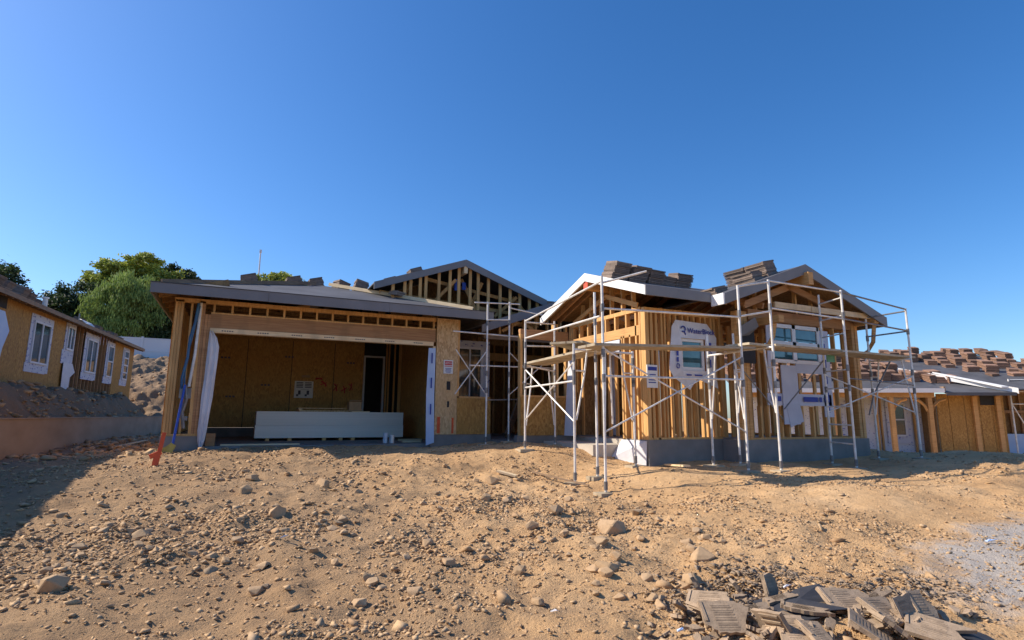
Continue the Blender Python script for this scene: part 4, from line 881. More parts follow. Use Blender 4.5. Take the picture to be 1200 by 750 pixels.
plank((8.6, 7.3), (12.9, 7.4), 1.72, 1.72, 'long planks of the right scaffold seen from below', w=.27)

# ================================================================== broken tiles in the foreground
def shard(kind, sx, sy, th, seed, ridged=False):
    rg = random.Random(seed); n = rg.randint(5, 7)
    if kind == 'tile': out = [(-sx/2, -sy/2), (sx/2, -sy/2), (sx/2, sy/2), (-sx/2, sy/2)]
    elif kind == 'chip':
        c1, c2, c3 = rg.uniform(.05, .48), rg.uniform(.2, .5), rg.uniform(.1, .48); out = [(-sx/2, -sy/2), (sx*c1, -sy/2), (sx*c2, -sy*rg.uniform(.05, .25)), (sx*rg.uniform(.15, .45), sy*rg.uniform(.05, .3)), (sx*c3, sy/2), (-sx/2, sy/2)]
        if rg.random() < .4: out[0] = (-sx*.3, -sy/2); out.append((-sx/2, -sy*.2))
    else: out = [(sx/2*math.cos(2*math.pi*i/n+rg.uniform(-.3, .3))*rg.uniform(.75, 1.1), sy/2*math.sin(2*math.pi*i/n+rg.uniform(-.3, .3))*rg.uniform(.75, 1.1)) for i in range(n)]
    # jagged edge: subdivide
    o2 = []
    for i in range(len(out)):
        a_, b_ = out[i], out[(i+1) % len(out)]; k = 5
        for j in range(k):
            f_ = j/k; jx = 0 if (kind == 'tile' or j == 0) else rg.uniform(-.006, .006)
            o2.append((a_[0]+(b_[0]-a_[0])*f_+jx, a_[1]+(b_[1]-a_[1])*f_+jx))
    m_ = MB(); m_.slab([(x, y, th) for x, y in o2], (0, 0, -th))
    if kind != 'poly':
        m_.box(-sx/2+.004, -sx/2+.022, -sy*.15, sy/2-.004, th+.0005, th+.007)
        if ridged:
            for i in range(5): m_.box(-sx*.42, sx*.18, -sy/2+.03+i*sy/5.3, -sy/2+.045+i*sy/5.3, -.012, -.0005)
        for i in range(11):      # shallow surface ribs
            yy = -sy/2+.014+i*(sy-.028)/11+rg.uniform(-.003, .003); m_.box(-sx*rg.uniform(.28, .30) if kind == 'chip' else -sx/2+.026, sx*rg.uniform(.02, .12), yy, yy+.011, th+.0004, th+.0017)
    me = bpy.data.meshes.new('broken_tile'); me.from_pydata(m_.v, [], m_.f); me.materials.append(M['debris'])
    import bmesh
    b_ = bmesh.new(); b_.from_mesh(me); bmesh.ops.recalc_face_normals(b_, faces=b_.faces); b_.to_mesh(me); b_.free()
    return me
# image axes on the ground
AR = _r.copy(); AF = V((math.sin(YAW), math.cos(YAW), 0))
def place(me, px, py, h, yaw, pitch, roll, label, dark=False, s=1.):
    """yaw about up from image-right; pitch tips the far edge up; roll tips the right edge up"""
    p = pix_ground(px, py, -.8)
    rot = Matrix((AR, AF, V((0, 0, 1)))).transposed() @ Matrix.Rotation(R(yaw), 3, 'Z') @ Matrix.Rotation(R(pitch), 3, 'X') @ Matrix.Rotation(R(roll), 3, 'Y')
    o = bpy.data.objects.new('broken_tile', me); C.objects.link(o); o.location = p+V((0, 0, h*.8)); o.rotation_euler = rot.to_euler(); o.scale = (s*.88,)*3
    tag(o, label, 'roof tile', 'broken roof tiles heaped in the foreground'); return o
T_full = shard('chip', .40, .27, .024, 1); T_chip = shard('chip', .40, .27, .024, 2); T_rib = shard('chip', .27, .24, .024, 3, True); T_slim = shard('chip', .36, .075, .026, 4); T_half = shard('chip', .22, .22, .024, 5)
big_t = [(T_chip, 856, 742, .10, 2, 34, 0, 'largest flat ribbed tile lying across the front of the left heap'), (T_full, 838, 722, .085, -28, 24, -6, 'ribbed tile slanting away behind the front tile of the left heap'),
 (T_half, 866, 705, .07, 70, 55, 10, 'small ridged tile piece tipped up at the back of the left heap'), (T_half, 903, 706, .11, 28, 74, 12, 'dark tile standing nearly upright at the peak of the left heap'),
 (T_slim, 918, 717, .09, 20, 10, -6, 'long narrow tile strip propped across the right of the left heap'), (T_slim, 886, 725, .06, 24, 18, -2, 'narrow pale strip of tile under the propped strip'),
 (T_slim, 948, 727, .06, -28, 12, 2, 'curved looking narrow tile at the right end of the left heap'), (T_rib, 822, 728, .05, 120, 40, 0, 'ridged tile leaning at the left edge of the left heap'),
 (T_half, 934, 752, .06, -8, 28, 0, 'flat tile piece at the bottom right of the left heap'), (T_rib, 906, 748, .07, 95, 60, 20, 'pointed tile shard standing beside the front tile'),
 (T_full, 999, 716, .06, 8, 26, 6, 'pale ribbed tile at the back left of the right heap'), (T_slim, 1027, 712, .07, 35, 20, -8, 'thin slab propped between the two back tiles of the right heap'),
 (T_full, 1040, 727, .06, 25, 24, 8, 'slanting ribbed tile in the middle of the right heap'), (T_half, 1083, 727, .09, 12, 50, 4, 'tile half standing on edge at the right of the right heap'),
 (T_chip, 1020, 750, .07, 60, 30, 0, 'wide tile fanned toward the camera at the bottom of the right heap'), (T_rib, 1045, 749, .08, 75, 36, 6, 'ridged tile fragment at the bottom middle of the right heap'),
 (T_half, 1064, 733, .10, 30, 66, -10, 'dark edged tile fragment propped against the half tile'), (T_half, 815, 694, .05, 80, 60, 0, 'grey tile corner sticking up left of the left heap'),
 (T_chip, 1105, 752, .05, -35, 15, 10, 'dark tile lying low at the far right end of the right heap'), (T_half, 960, 752, .04, 15, 20, 10, 'tile piece lying in the shadow between the two heaps')]
DIM = {T_full.name: (.40, .27, .024, False), T_chip.name: (.40, .27, .024, False), T_rib.name: (.27, .24, .024, True), T_slim.name: (.36, .075, .026, False), T_half.name: (.22, .22, .024, False)}
for i_, (me_, px, py, h, a_, b_, c_, lab) in enumerate(big_t):
    d_ = DIM[me_.name]; me_ = shard('chip', d_[0]*random.uniform(.85, 1.08), d_[1]*random.uniform(.85, 1.08), d_[2], 60+i_*3, d_[3]); place(me_, px, py, h, a_, b_, c_, lab)
for px, py, w_, h_, yaw, lab in ((938, 716, .34, .26, 10, 'black torn sheet standing in for the shadow between the two heaps of broken tiles'), (1112, 745, .26, .16, -25, 'black torn sheet standing in for shade at the right end of the tile heaps')):  # black sheets put in for the shadow on the ground by the heaps
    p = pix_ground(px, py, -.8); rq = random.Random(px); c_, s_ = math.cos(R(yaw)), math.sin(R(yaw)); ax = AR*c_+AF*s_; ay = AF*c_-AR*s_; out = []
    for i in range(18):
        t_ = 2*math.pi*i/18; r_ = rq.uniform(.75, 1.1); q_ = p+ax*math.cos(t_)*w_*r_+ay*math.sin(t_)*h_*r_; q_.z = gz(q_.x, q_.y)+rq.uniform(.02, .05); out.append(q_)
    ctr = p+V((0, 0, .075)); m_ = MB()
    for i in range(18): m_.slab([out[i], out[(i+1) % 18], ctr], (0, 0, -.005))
    topmesh('shade_sheet', m_, M['shadesheet'], p, lab, 'felt')
rg = random.Random(9); SHs = [shard('poly', rg.uniform(.07, .17), rg.uniform(.05, .12), rg.uniform(.016, .026), 20+i) for i in range(9)]
for i in range(130):
    if i < 75: px, py = rg.gauss(885, 42), rg.gauss(733, 16)
    else: px, py = rg.gauss(1045, 36), rg.gauss(734, 13)
    if py < 700 or py > 775: continue
    o = place(SHs[i % 9], px, py, rg.uniform(.0, .06), rg.uniform(0, 360), rg.uniform(-45, 45), rg.uniform(-40, 40), 'small broken piece of brown roof tile in the foreground heap')
# mound of tile grit under the heaps
Pm = []; 
rg = np.random.default_rng(8)
for cx, cy, sd, n_ in ((3.55, 3.35, .35, 1500), (4.3, 2.75, .3, 900), (3.0, 3.1, .3, 700)):
    x = rg.normal(cx, sd, n_); y = rg.normal(cy, sd*.6, n_); z = gbase(x, y)+gdisp(x, y)+.05*np.exp(-((x-cx)**2+(y-cy)**2)/(2*.3**2))*rg.uniform(0, 1, n_)
    Pm.append(np.stack([x, y, z], -1))
Pm = np.concatenate(Pm); stones('tile_grit', Pm, .008+.030*rg.uniform(0, 1, len(Pm))**2.5, M['debris'], 'crumbled brown tile grit under and around the broken tiles', protos=PRF)
# small litter and boards on the lot
def litter(name, px, py, size, mat, label, cat, L_=1.8, yaw=0, z0=-.5):
    p = pix_ground(px, py, z0); c_, s_ = math.cos(R(yaw)), math.sin(R(yaw)); size *= .6; a_ = (AR*c_+AF*s_)*size*L_/2; b_ = (AF*c_-AR*s_)*size*.35
    m_ = MB().slab([p-a_-b_+V((0, 0, .02)), p+a_-b_*.7+V((0, 0, .04)), p+a_*.8+b_+V((0, 0, .03)), p+b_*.5+V((0, 0, .035)), p-a_+b_*.8+V((0, 0, .02))], (0, 0, .006))
    return topmesh(name, m_, mat, p, label, cat)
litter('paper_scrap', 333, 633, .06, M['white'], 'small white paper scrap among the stones left of centre', 'paper')
litter('paper_scrap', 650, 722, .05, M['white'], 'thin white paper scrap in the lower middle of the dirt', 'paper', yaw=-50)
litter('paper_scrap', 1162, 637, .09, M['bluewrap'], 'pale blue paper scrap on the grey gravel at the right', 'paper', z0=-.7)
litter('paper_scrap', 923, 692, .05, M['white'], 'crumpled white scrap behind the left heap of broken tiles', 'paper')
litter('paper_scrap', 800, 744, .06, M['bluewrap'], 'crumpled pale scrap at the left foot of the broken tile heap', 'paper')
def board(px0, py0, px1, py1, w, h, mat, label, z0=-.4):
    a_ = pix_ground(px0, py0, z0); b_ = pix_ground(px1, py1, z0); topmesh('scrap_board', MB().beam(a_+V((0, 0, .04)), b_+V((0, 0, .04)), w, h), mat, a_, label, 'board', )
board(128, 527, 172, 517, .06, .03, M['fresh'], 'pale stick lying on the shaded ground before the retaining wall')
board(583, 555, 605, 561, .14, .03, M['fresh'], 'pale scrap board in the dirt left of the scaffold feet')
board(782, 547, 805, 549, .12, .03, M['fresh'], 'scrap board lying at the foot of the front foundation')
board(624, 555, 690, 572, .03, .02, M['oldwood'], 'thin dark strip of wood near the feet of the left scaffold')

# ================================================================== retaining wall
RD = V((math.sin(R(4.9)), math.cos(R(4.9)), 0))
def RWp(s, t, z): return V((-4.4, 15, z))+RD*s+V((RD.y, -RD.x, 0))*t
FR = Matrix.Translation(V((-4.4, 15, 0))) @ Matrix.Rotation(-R(4.9), 4, 'Z')
mw = MB(FR); mw.box(-.18, 0, -14, 15.5, -1.3, .285)
for k in range(-14, 16): pass
rw = topmesh('retaining_wall', mw, M['retwall'], (-4.4, 15, -.5), 'long brown concrete retaining wall in shade at the left', 'wall')
mc = MB(FR); mc.box(-.20, .02, -14, 15.5, .287, .315); mc.build('wall_cap', M['retwall'], rw)

# ================================================================== left neighbour house
FL = Matrix.Translation(V((-6.2, 20, 0))) @ Matrix.Rotation(-R(4.9), 4, 'Z')     # local x out of the wall, local y along it
NL = thing('sheathed_house', (-6.2, 20, 1.15), 'neighbouring house with brown sheathing and a row of taped windows behind the retaining wall', 'house')
wl = MB(FL); Z0, Z1 = 1.15, 3.74
ops = [(-.6, .35), (1.95, 3.72), (4.78, 5.8), (6.75, 8.5), (9.5, 10.72), (12.0, 13.05)]
for s0 in np.arange(-12, 5.6, 1.22): wl.box(-.12, 0, float(s0), min(float(s0)+1.212, 5.75), Z0, Z1-.0)
wl.box(-.12, 0, 10.75, 13.9, Z0, Z1)
wl.box(-.12, 0, 5.76, 10.74, Z0, Z0+.12).box(-8, -.12, 13.78, 13.9, Z0, Z1).box(-8, -.12, -12, -11.9, Z0, Z1).box(-8, -7.9, -11.9, 13.8, Z0, Z1)
wl.build('wall', M['osb'], NL)
MB(FL).box(-.9, -.88, 5.6, 10.9, Z0, Z1).build('dark_backing', M['black'], NL)  # black sheet puts the shade behind the bare studs into colour
sd = MB(FL)
for i in range(13):
    s = 5.86+i*.4; MB(FL).box(-.10, -.01, s-.022, s+.022, Z0+.12, Z1).build('stud', M['redwood'], NL)
MB(FL).box(-8.2, .02, -12, 14.0, Z0-.6, Z0).build('foundation_wall', M['concrete'], NL)
RP = .30; ez = 3.66
MB(FL).slab([(.38, -12.2, ez), (.38, 14.1, ez), (-4, 14.3, ez+4.5*RP), (-4, -12.2, ez+4.5*RP)], (0, 0, -.05)).build('roof', M['darkroof'], NL)
MB(FL).slab([(-8.4, -12.2, ez), (-8.4, 14.3, ez), (-4, 14.3, ez+4.5*RP), (-4, -12.2, ez+4.5*RP)], (0, 0, -.05)).build('roof', M['darkroof'], NL)
tr_ = MB(FL); tr_.box(.38, .41, -12.2, 14.1, ez-.12, ez+.01); tr_.build('fascia', M['oldwood'], NL)
rt = MB(FL)
for s in np.arange(-4, 14.2, .42): rt.beam((.36, float(s), ez-.1), (-.1, float(s), ez-.1+.46*RP), .045, .10)
rt.build('rafter', M['oldwood'], NL)
def lwin(s0, s1, z0, z1, label, cols=2, rows=1, tape=.20, low=.28):
    w_ = MB(FL); f_ = .06; n = cols
    w_.box(.0, .06, s0, s0+f_, z0, z1).box(.0, .06, s1-f_, s1, z0, z1).box(.0, .06, s0+f_, s1-f_, z0, z0+f_).box(.0, .06, s0+f_, s1-f_, z1-f_, z1)
    for k in range(1, cols): c_ = s0+(s1-s0)*k/cols; w_.box(.005, .055, c_-.04, c_+.04, z0+f_, z1-f_)
    for k in range(1, rows): c_ = z0+(z1-z0)*k/rows; w_.box(.005, .055, s0+f_, s1-f_, c_-.03, c_+.03)
    o = w_.build('window', M['vinyl'], NL, label=label)
    MB(FL).box(.02, .03, s0+f_, s1-f_, z0+f_, z1-f_).build('pane', M['glass'], o)
    tp = MB(FL).box(.004, .02, s0-tape, s0-.002, z0-low*.4, z1+tape).box(.004, .02, s1+.002, s1+tape, z0-low*.9, z1+tape).box(.004, .022, s0-.002, s1+.002, z1+.002, z1+tape).box(.004, .022, s0-.26, s1+.002, z0-low, z0-.002)
    tp.build('flashing', M['flash'], o); return o
lwin(2.2, 3.5, 1.95, 3.28, 'large double window nearest the left edge of the photo'); lwin(7.05, 8.25, 2.0, 3.32, 'double window set in the bare studs', tape=.22)
lwin(9.7, 10.5, 1.98, 3.35, 'narrow window between bare studs and sheathing', 1, 2, tape=.17); lwin(12.15, 12.9, 2.0, 3.38, 'narrow window at the far end of the wall', 1, 4, tape=.14)
dr = lwin(4.95, 5.62, 2.65, 3.5, 'taped door light with torn wrap hanging below', 2, 1, tape=.14, low=.5)
MB(FL).slab([(.05, 4.85, 2.2), (.05, 5.7, 2.2), (.07, 5.95, 1.9), (.05, 5.6, 1.7), (.06, 5.55, 1.2), (.05, 4.9, 1.18), (.07, 4.8, 1.7)], (.012, 0, 0)).build('torn_wrap', M['white'], NL)
MB(FL).slab([(.06, -1.0, 3.2), (.08, .1, 3.2), (.10, .45, 2.7), (.08, .25, 2.2), (.06, .1, 1.2), (.06, -1, 1.2)], (.015, 0, 0)).build('hanging_wrap', M['bluewrap'], NL, label='blue grey sheet hanging at the left edge of the wall')
MB(FL).box(.003, .012, -.1, .35, 3.3, 3.7).build('vent_opening', M['black'], NL)
rp = MB(FL).tube([(.2, 2.25, 3.68), (.2, 2.25, 3.98)], .07, 8).tube([(.2, 2.25, 3.98), (.2, 2.25, 4.03)], .10, 8)
rp.build('vent_pipe', M['metal'], NL)
vp = MB(FL).tube([(.1, 5.6, 3.7), (.1, 5.6, 4.05)], .025, 6); vp.build('vent_pipe', M['rustmetal'], NL)
MB(FL).slab([(.25, 6.0, 3.71), (.25, 6.9, 3.71), (.1, 7.0, 3.86), (-.1, 6.3, 3.94), (0.1, 5.9, 3.86)], (0, 0, .03)).build('roof_flashing', M['metal'], NL)
rgt = random.Random(6); i = 0
for s, t_, k in ((-.2, -.5, 3), (.5, -.5, 3), (1.2, -.55, 0), (2.4, -.6, 3), (3.0, -.6, 1), (3.7, -.6, 4), (7.5, -.5, 4), (8.6, -.5, 5), (9.6, -.5, 4), (10.7, -.5, 5), (11.8, -.5, 4), (12.9, -.5, 5)):
    p = FL @ V((t_, s, ez+(.5-t_)*RP+.01)); o = put_stack(SM[k], M['tile'], p, 0, 0, 'dark tile stack on the eave side roof slope of the sheathed house at the left', 'tile stacks on the left house roof')
    o.rotation_euler = (Matrix.Rotation(-R(4.9), 3, 'Z') @ Matrix.Rotation(math.atan(RP), 3, 'Y') @ Matrix.Rotation(1.57, 3, 'Z')).to_euler()

# ================================================================== fence, mast
FY = 43.
fe = thing('vinyl_fence', (-6, FY, 3.9), 'white vinyl privacy fence along the top of the dirt bank', 'fence')
fp = MB(); 
for i in range(22):
    x = -30+i*2.0; MB().box(x-.06, x+.06, FY-.08, FY+.06, 3.4, 5.32).build('fence_post', M['vinyl'], fe)
    fp.box(x+.065, x+1.935, FY-.02, FY+.02, 3.5, 5.16)
fp.build('fence_panel', M['vinyl'], fe)
rl = MB()
for i in range(21):
    x = -30+i*2.0; rl.box(x+.062, x+1.938, FY-.035, FY+.035, 5.16, 5.25).box(x+.062, x+1.938, FY-.035, FY-.021, 4.4, 4.46)
rl.build('fence_rail', M['vinyl'], fe)
ms = MB().tube([(.62, 56, 4.5), (.62, 56, 15.2)], .09, 8, .06).box(.52, .72, 55.9, 56.1, 15.2, 15.45)
topmesh('antenna_mast', ms, M['vinyl'], (.62, 56, 4.5), 'slender white mast rising behind the garage roof', 'mast')

# ================================================================== trees
def leafmat(name, c1, c2, c3):
    m, nt, b = new_mat(name); r_ = rnd(nt); v = coords(nt, (1, 1, 1), False); n = noise(nt, v, .55, 3)
    a_ = ramp(nt, r_, [(0, c3), (.5, c2), (1, c1)]); col = mix(nt, a_, c1, ramp(nt, n, [(.45, (0, 0, 0)), (.65, (.8, .8, .8))]))
    L(nt, col, b.inputs['Base Color']); b.inputs['Roughness'].default_value = .6
    tr = N(nt, 'ShaderNodeBsdfTranslucent'); L(nt, col, tr.inputs['Color']); ms_ = N(nt, 'ShaderNodeMixShader'); ms_.inputs[0].default_value = .3
    L(nt, b.outputs[0], ms_.inputs[1]); L(nt, tr.outputs[0], ms_.inputs[2]); L(nt, ms_.outputs[0], nt.nodes['Material Output'].inputs['Surface']); return m
M['leaf_dark'] = leafmat('dark_foliage', (.07, .105, .035), (.04, .07, .025), (.024, .042, .018))
M['leaf_yellow'] = leafmat('yellow_green_foliage', (.46, .50, .08), (.26, .31, .055), (.08, .11, .03))
M['leaf_soft'] = leafmat('soft_green_foliage', (.30, .40, .09), (.19, .27, .065), (.09, .14, .04))
def tree(base, blobs, nleaf, size, mat, label, seed, shell=.55, droop=False, group='trees beyond the fence'):
    nleaf = int(nleaf*1.9); rg = np.random.default_rng(seed); t = thing('tree', base, label, 'tree', group)
    vol = np.array([b_[3]*b_[4]*b_[5] for b_ in blobs])**.67; pr = vol/vol.sum()
    which = rg.choice(len(blobs), nleaf, p=pr); B = np.array(blobs)
    # clumps inside each blob
    ncl = 34; cd = rg.normal(size=(len(blobs), ncl, 3)); cd /= np.linalg.norm(cd, axis=2, keepdims=True); cr = rg.uniform(.45, 1.0, (len(blobs), ncl, 1)); cc = cd*cr
    pc = cc[which, rg.integers(0, ncl, nleaf)]; off = rg.normal(size=(nleaf, 3))*.13
    P = B[which, :3]+(pc+off)*B[which, 3:6]*1.07; P[:, 0] -= .45 if base[0] < 0 else 0
    nrm = rg.normal(size=(nleaf, 3)); nrm[:, 2] += .6; nrm /= np.linalg.norm(nrm, axis=1, keepdims=True)
    a_ = np.cross(nrm, rg.normal(size=(nleaf, 3))); a_ /= np.linalg.norm(a_, axis=1, keepdims=True); b_ = np.cross(nrm, a_)
    if droop: a_ = a_*.3+np.array([0, 0, -1.]); b_ = np.cross(nrm, a_); b_ /= np.linalg.norm(b_, axis=1, keepdims=True)
    s = size*rg.uniform(.6, 1.3, (nleaf, 1)); w_ = s*(.35 if droop else .62)
    vs = np.stack([P-a_*s*.9, P-b_*w_*.7, P+a_*s, P+b_*w_*.7], 1).reshape(-1, 3)-np.array(base)
    me = bpy.data.meshes.new('crown'); me.vertices.add(nleaf*4); me.vertices.foreach_set('co', vs.ravel())
    me.loops.add(nleaf*4); me.loops.foreach_set('vertex_index', np.arange(nleaf*4)); me.polygons.add(nleaf)
    me.polygons.foreach_set('loop_start', np.arange(0, nleaf*4, 4)); me.polygons.foreach_set('loop_total', np.full(nleaf, 4)); me.update(); me.materials.append(M[mat])
    o = bpy.data.objects.new('crown', me); C.objects.link(o); o.parent = t; W[o.name] = W[t.name]
    bx, by, bz = base; top = max(b_[2] for b_ in blobs); cx = sum(b_[0] for b_ in blobs)/len(blobs)
    tk = MB().tube([(bx, by, bz-.3), (bx+.1, by, bz+(top-bz)*.4), (cx, by, bz+(top-bz)*.7)], .32, 9, .16)
    for b_ in blobs: tk.tube([(bx+.08, by, bz+(top-bz)*.35), ((bx+b_[0])/2, (by+b_[1])/2, (bz+b_[2])/2+.8), (b_[0], b_[1], b_[2])], .13, 6, .04)
    tk.build('trunk', M['bark'], t); return t
hb = 4.6
tree((-16.2, 50, hb), [(-16.5, 50, 8.4, 2.5, 2.2, 2.4), (-14.8, 50, 8.2, 1.3, 1.2, 1.5), (-15.6, 50.2, 9.8, 1.4, 1.3, 1.1), (-17.5, 50, 9.6, 1.7, 1.6, 1.5)], 9000, .15, 'leaf_dark', 'dark tree at the left edge of the photo behind the sheathed house roof', 1)
tree((-12.0, 53, hb), [(-12.4, 53, 8.0, 1.6, 1.6, 1.7), (-11.2, 53, 8.8, 1.5, 1.4, 1.5), (-10.3, 53, 7.2, 2.2, 1.6, 1.8), (-13.1, 53, 7.4, .9, 1, .9)], 9500, .14, 'leaf_dark', 'dark green tree left of the large yellow green crown', 2)
tree((-7.5, 56, hb), [(-10.6, 56, 11.2, 1.5, 1.4, .9), (-9.4, 56, 12.2, 1.6, 1.5, .9), (-7.9, 56, 12.9, 1.5, 1.5, .8), (-6.6, 56, 11.8, 1.6, 1.6, .9), (-9.6, 56, 10.4, 2.2, 1.6, 1.2), (-7.2, 56, 10.4, 2.4, 1.6, 1.5), (-5.4, 56, 11.0, 1.3, 1.2, .8)], 16000, .16, 'leaf_yellow', 'broad tree with a sunlit yellow green layered crown', 3)
tree((-5.0, 58, hb), [(-5.6, 58, 12.8, 1.2, 1.2, .8), (-4.6, 58, 12.2, 1.0, 1.1, .7), (-6.2, 58, 11.4, 1.4, 1.4, 1.2), (-4.4, 58, 11.2, 1.2, 1.1, .7), (-5.2, 58, 10.0, 1.8, 1.4, 1.4)], 9000, .15, 'leaf_dark', 'darker tree with ragged outline right of the yellow green crown', 4)
tree((-7.9, 50, hb), [(-8.6, 50, 8.6, 1.7, 1.5, 1.5), (-7.5, 50, 9.4, 1.5, 1.5, 1.3), (-8.9, 50, 7.2, 1.5, 1.3, 1.4), (-7.4, 50, 7.6, 1.9, 1.6, 1.9), (-6.5, 50, 8.3, 1.1, 1.2, 1.2)], 17000, .13, 'leaf_soft', 'soft light green willow like tree before the larger trees', 5, droop=True)
tree((-5.2, 51.5, hb), [(-5.8, 51.5, 7.2, 2.0, 1.5, 1.9), (-4.2, 51.5, 7.0, 1.6, 1.5, 1.8), (-6.2, 51.5, 5.8, 1.4, 1.2, 1.2), (-4.2, 51.5, 5.6, 1.4, 1.2, 1.2)], 10000, .14, 'leaf_dark', 'dark bushy tree right behind the white fence', 6)
tree((2.2, 50, hb), [(1.4, 50, 11.2, 1.2, 1.1, .7), (2.5, 50, 11.5, .7, .7, .7), (3.5, 50, 11.1, .8, .7, .6), (2.2, 50, 10.0, 2.0, 1.4, 1.1)], 5500, .13, 'leaf_yellow', 'tree top showing just above the garage roof', 7)
for i, x in enumerate((-21, -26, 9)): tree((x, 54, hb), [(x, 54, 8.2, 2.6, 2, 2.2), (x+1.5, 54, 9.2, 1.7, 1.5, 1.3)], 5000, .17, 'leaf_dark', ('dark tree furthest left beyond the fence', 'tree beyond the fence at the far left end', 'tree behind the rear gable of the framed house')[i], 20+i)

# ================================================================== right neighbour house
AZN = R(123.)
FN = Matrix.Translation(V((24.9, 13.7, 0))) @ Matrix.Rotation(-R(33), 4, 'Z')     # local x along the front (to the right), local y away
gN = -1.0
NR = thing('porch_house', FN @ V((0, 0, gN)), 'neighbouring house with a posted porch and roofs loaded with brown tiles at the right', 'house')
def nb(name, mat, *boxes, parent=NR, label=None):
    m_ = MB(FN)
    for b_ in boxes: m_.box(*b_)
    return m_.build(name, M[mat], parent, label=label)
nb('foundation_wall', 'concrete', (-7, 3.4, .6, 9, -1.6, gN+.03))
# porch
nb('porch_beam', 'lvl', (-7, .18, -.08, .08, 1.28, 1.52))
for x in (-.0, -1.42, -3.6): nb('porch_post', 'lvl', (x-.08, x+.08, -.08, .08, gN, 1.28))
cbm = MB(FN)
for x, s in ((0, -1), (-1.42, 1), (0, 1)): cbm.tube([(x+s*.08, 0, .75), (x+s*.18, 0, .98), (x+s*.36, 0, 1.15), (x+s*.6, 0, 1.22)], .06, 4)
cbm.build('curved_brace', M['lvl'], NR)
MB(FN).slab([(-7.5, -.4, 1.62), (.35, -.4, 1.62), (.35, 3.2, 2.75), (-7.5, 3.2, 2.75)], (0, 0, -.05)).build('roof', M['felt'], NR)
nb('fascia', 'whitetrim', (-7.5, .38, -.44, -.402, 1.46, 1.63))
nb('fascia', 'oldwood', (.36, .42, -.42, 3.2, 1.5, 1.7), label='raw wood edge board of the porch roof')
rt = MB(FN)
for i in range(16): rt.beam((-7.2+i*.48, -.38, 1.5), (-7.2+i*.48, .6, 1.8), .05, .1)
rt.build('rafter', M['stud'], NR)
# porch back wall with wrapped windows
nb('porch_wall', 'wrap', (-7, .6, 1.61, 1.7, gN, 1.55))
nb('porch_wall', 'white', (-3.2, -1.7, 1.56, 1.6, gN-.0, 1.45), label='white wrapped wall bay behind the porch')
for x0, x1, z0, z1, lab in ((-2.55, -1.95, -.1, 1.05, 'left porch window'), (-.72, -.15, -.3, 1.1, 'right porch window')):
    w_ = MB(FN).box(x0, x0+.07, 1.50, 1.56, z0, z1).box(x1-.07, x1, 1.50, 1.56, z0, z1).box(x0+.07, x1-.07, 1.50, 1.56, z0, z0+.07).box(x0+.07, x1-.07, 1.50, 1.56, z1-.07, z1).box(x0+.07, x1-.07, 1.51, 1.55, (z0+z1)/2-.03, (z0+z1)/2+.03).build('window', M['vinyl'], NR, label=lab)
    MB(FN).box(x0+.07, x1-.07, 1.53, 1.54, z0+.07, z1-.07).build('pane', M['glass'], w_)
    MB(FN).box(x0-.2, x0-.003, 1.54, 1.558, z0-.3, z1+.2).box(x1+.003, x1+.2, 1.54, 1.558, z0-.3, z1+.2).box(x0-.003, x1+.003, 1.54, 1.558, z0-.3, z0-.003).box(x0-.003, x1+.003, 1.54, 1.558, z1+.003, z1+.2).build('flashing', M['flash'], w_)
for x in (-1.3, -1.15, .15): nb('stud', 'stud', (x-.03, x+.03, 1.45, 1.55, gN, 1.5))
# sheathed bay
for x0, x1 in ((.55, .98), (1.0, 1.55), (1.57, 2.1), (2.12, 2.55), (2.57, 3.0)): nb('sheathing_panel', 'osb', (x0, x1, .5, .54, gN-.25, 1.45))
for x in (1.9, 2.75): nb('stud', 'lvl', (x-.08, x+.08, .38, .49, gN-.25, 1.35))
for i in range(6): nb('stud', 'stud', (3.0, 3.06, .6+i*.5, .66+i*.5, gN-.3, 1.5))
nb('side_sheathing', 'osb_dark', (2.9, 2.98, .56, 5, gN-.3, 1.5), (.5, .54, .6, 1.6, gN, 1.5))
nb('vent_opening', 'black', (2.15, 2.7, .48, .499, 1.0, 1.4))
MB(FN).slab([(.43, -.42, 1.46), (2.95, -.42, 1.46), (2.95, 4, 2.9), (.4, 4, 2.9)], (0, 0, -.05)).build('roof', M['felt'], NR)
nb('fascia', 'felt', (.43, 2.9, -.46, -.422, 1.35, 1.47))
# main roof with white rake
MB(FN).slab([(2.98, -.3, 1.60), (.1, 2.4, 2.62), (.1, 6.2, 3.65), (5.5, 6.2, 3.65), (7.5, 3.0, 2.6), (7.5, -.3, 1.85), (3.3, -.3, 1.62)], (0, 0, -.05)).build('roof', M['felt'], NR)
MB(FN).slab([(3.05, -.36, 1.64), (-.1, 2.1, 2.66), (-.1, 2.1, 2.50), (3.05, -.36, 1.42)], (-.04, -.05, 0)).build('rake_board', M['whitetrim'], NR)
MB(FN).slab([(2.5, -.30, 1.66), (.9, 1.3, 2.36), (1.05, 1.4, 2.36), (2.75, -.30, 1.66)], (0, 0, .05)).build('roof_flashing', M['whitetrim'], NR)
MB(FN).slab([(-7.5, 3.2, 2.75), (.1, 3.2, 2.75), (.1, 6.2, 3.65), (-7.5, 6.2, 3.65)], (0, 0, -.05)).build('roof', M['felt'], NR)
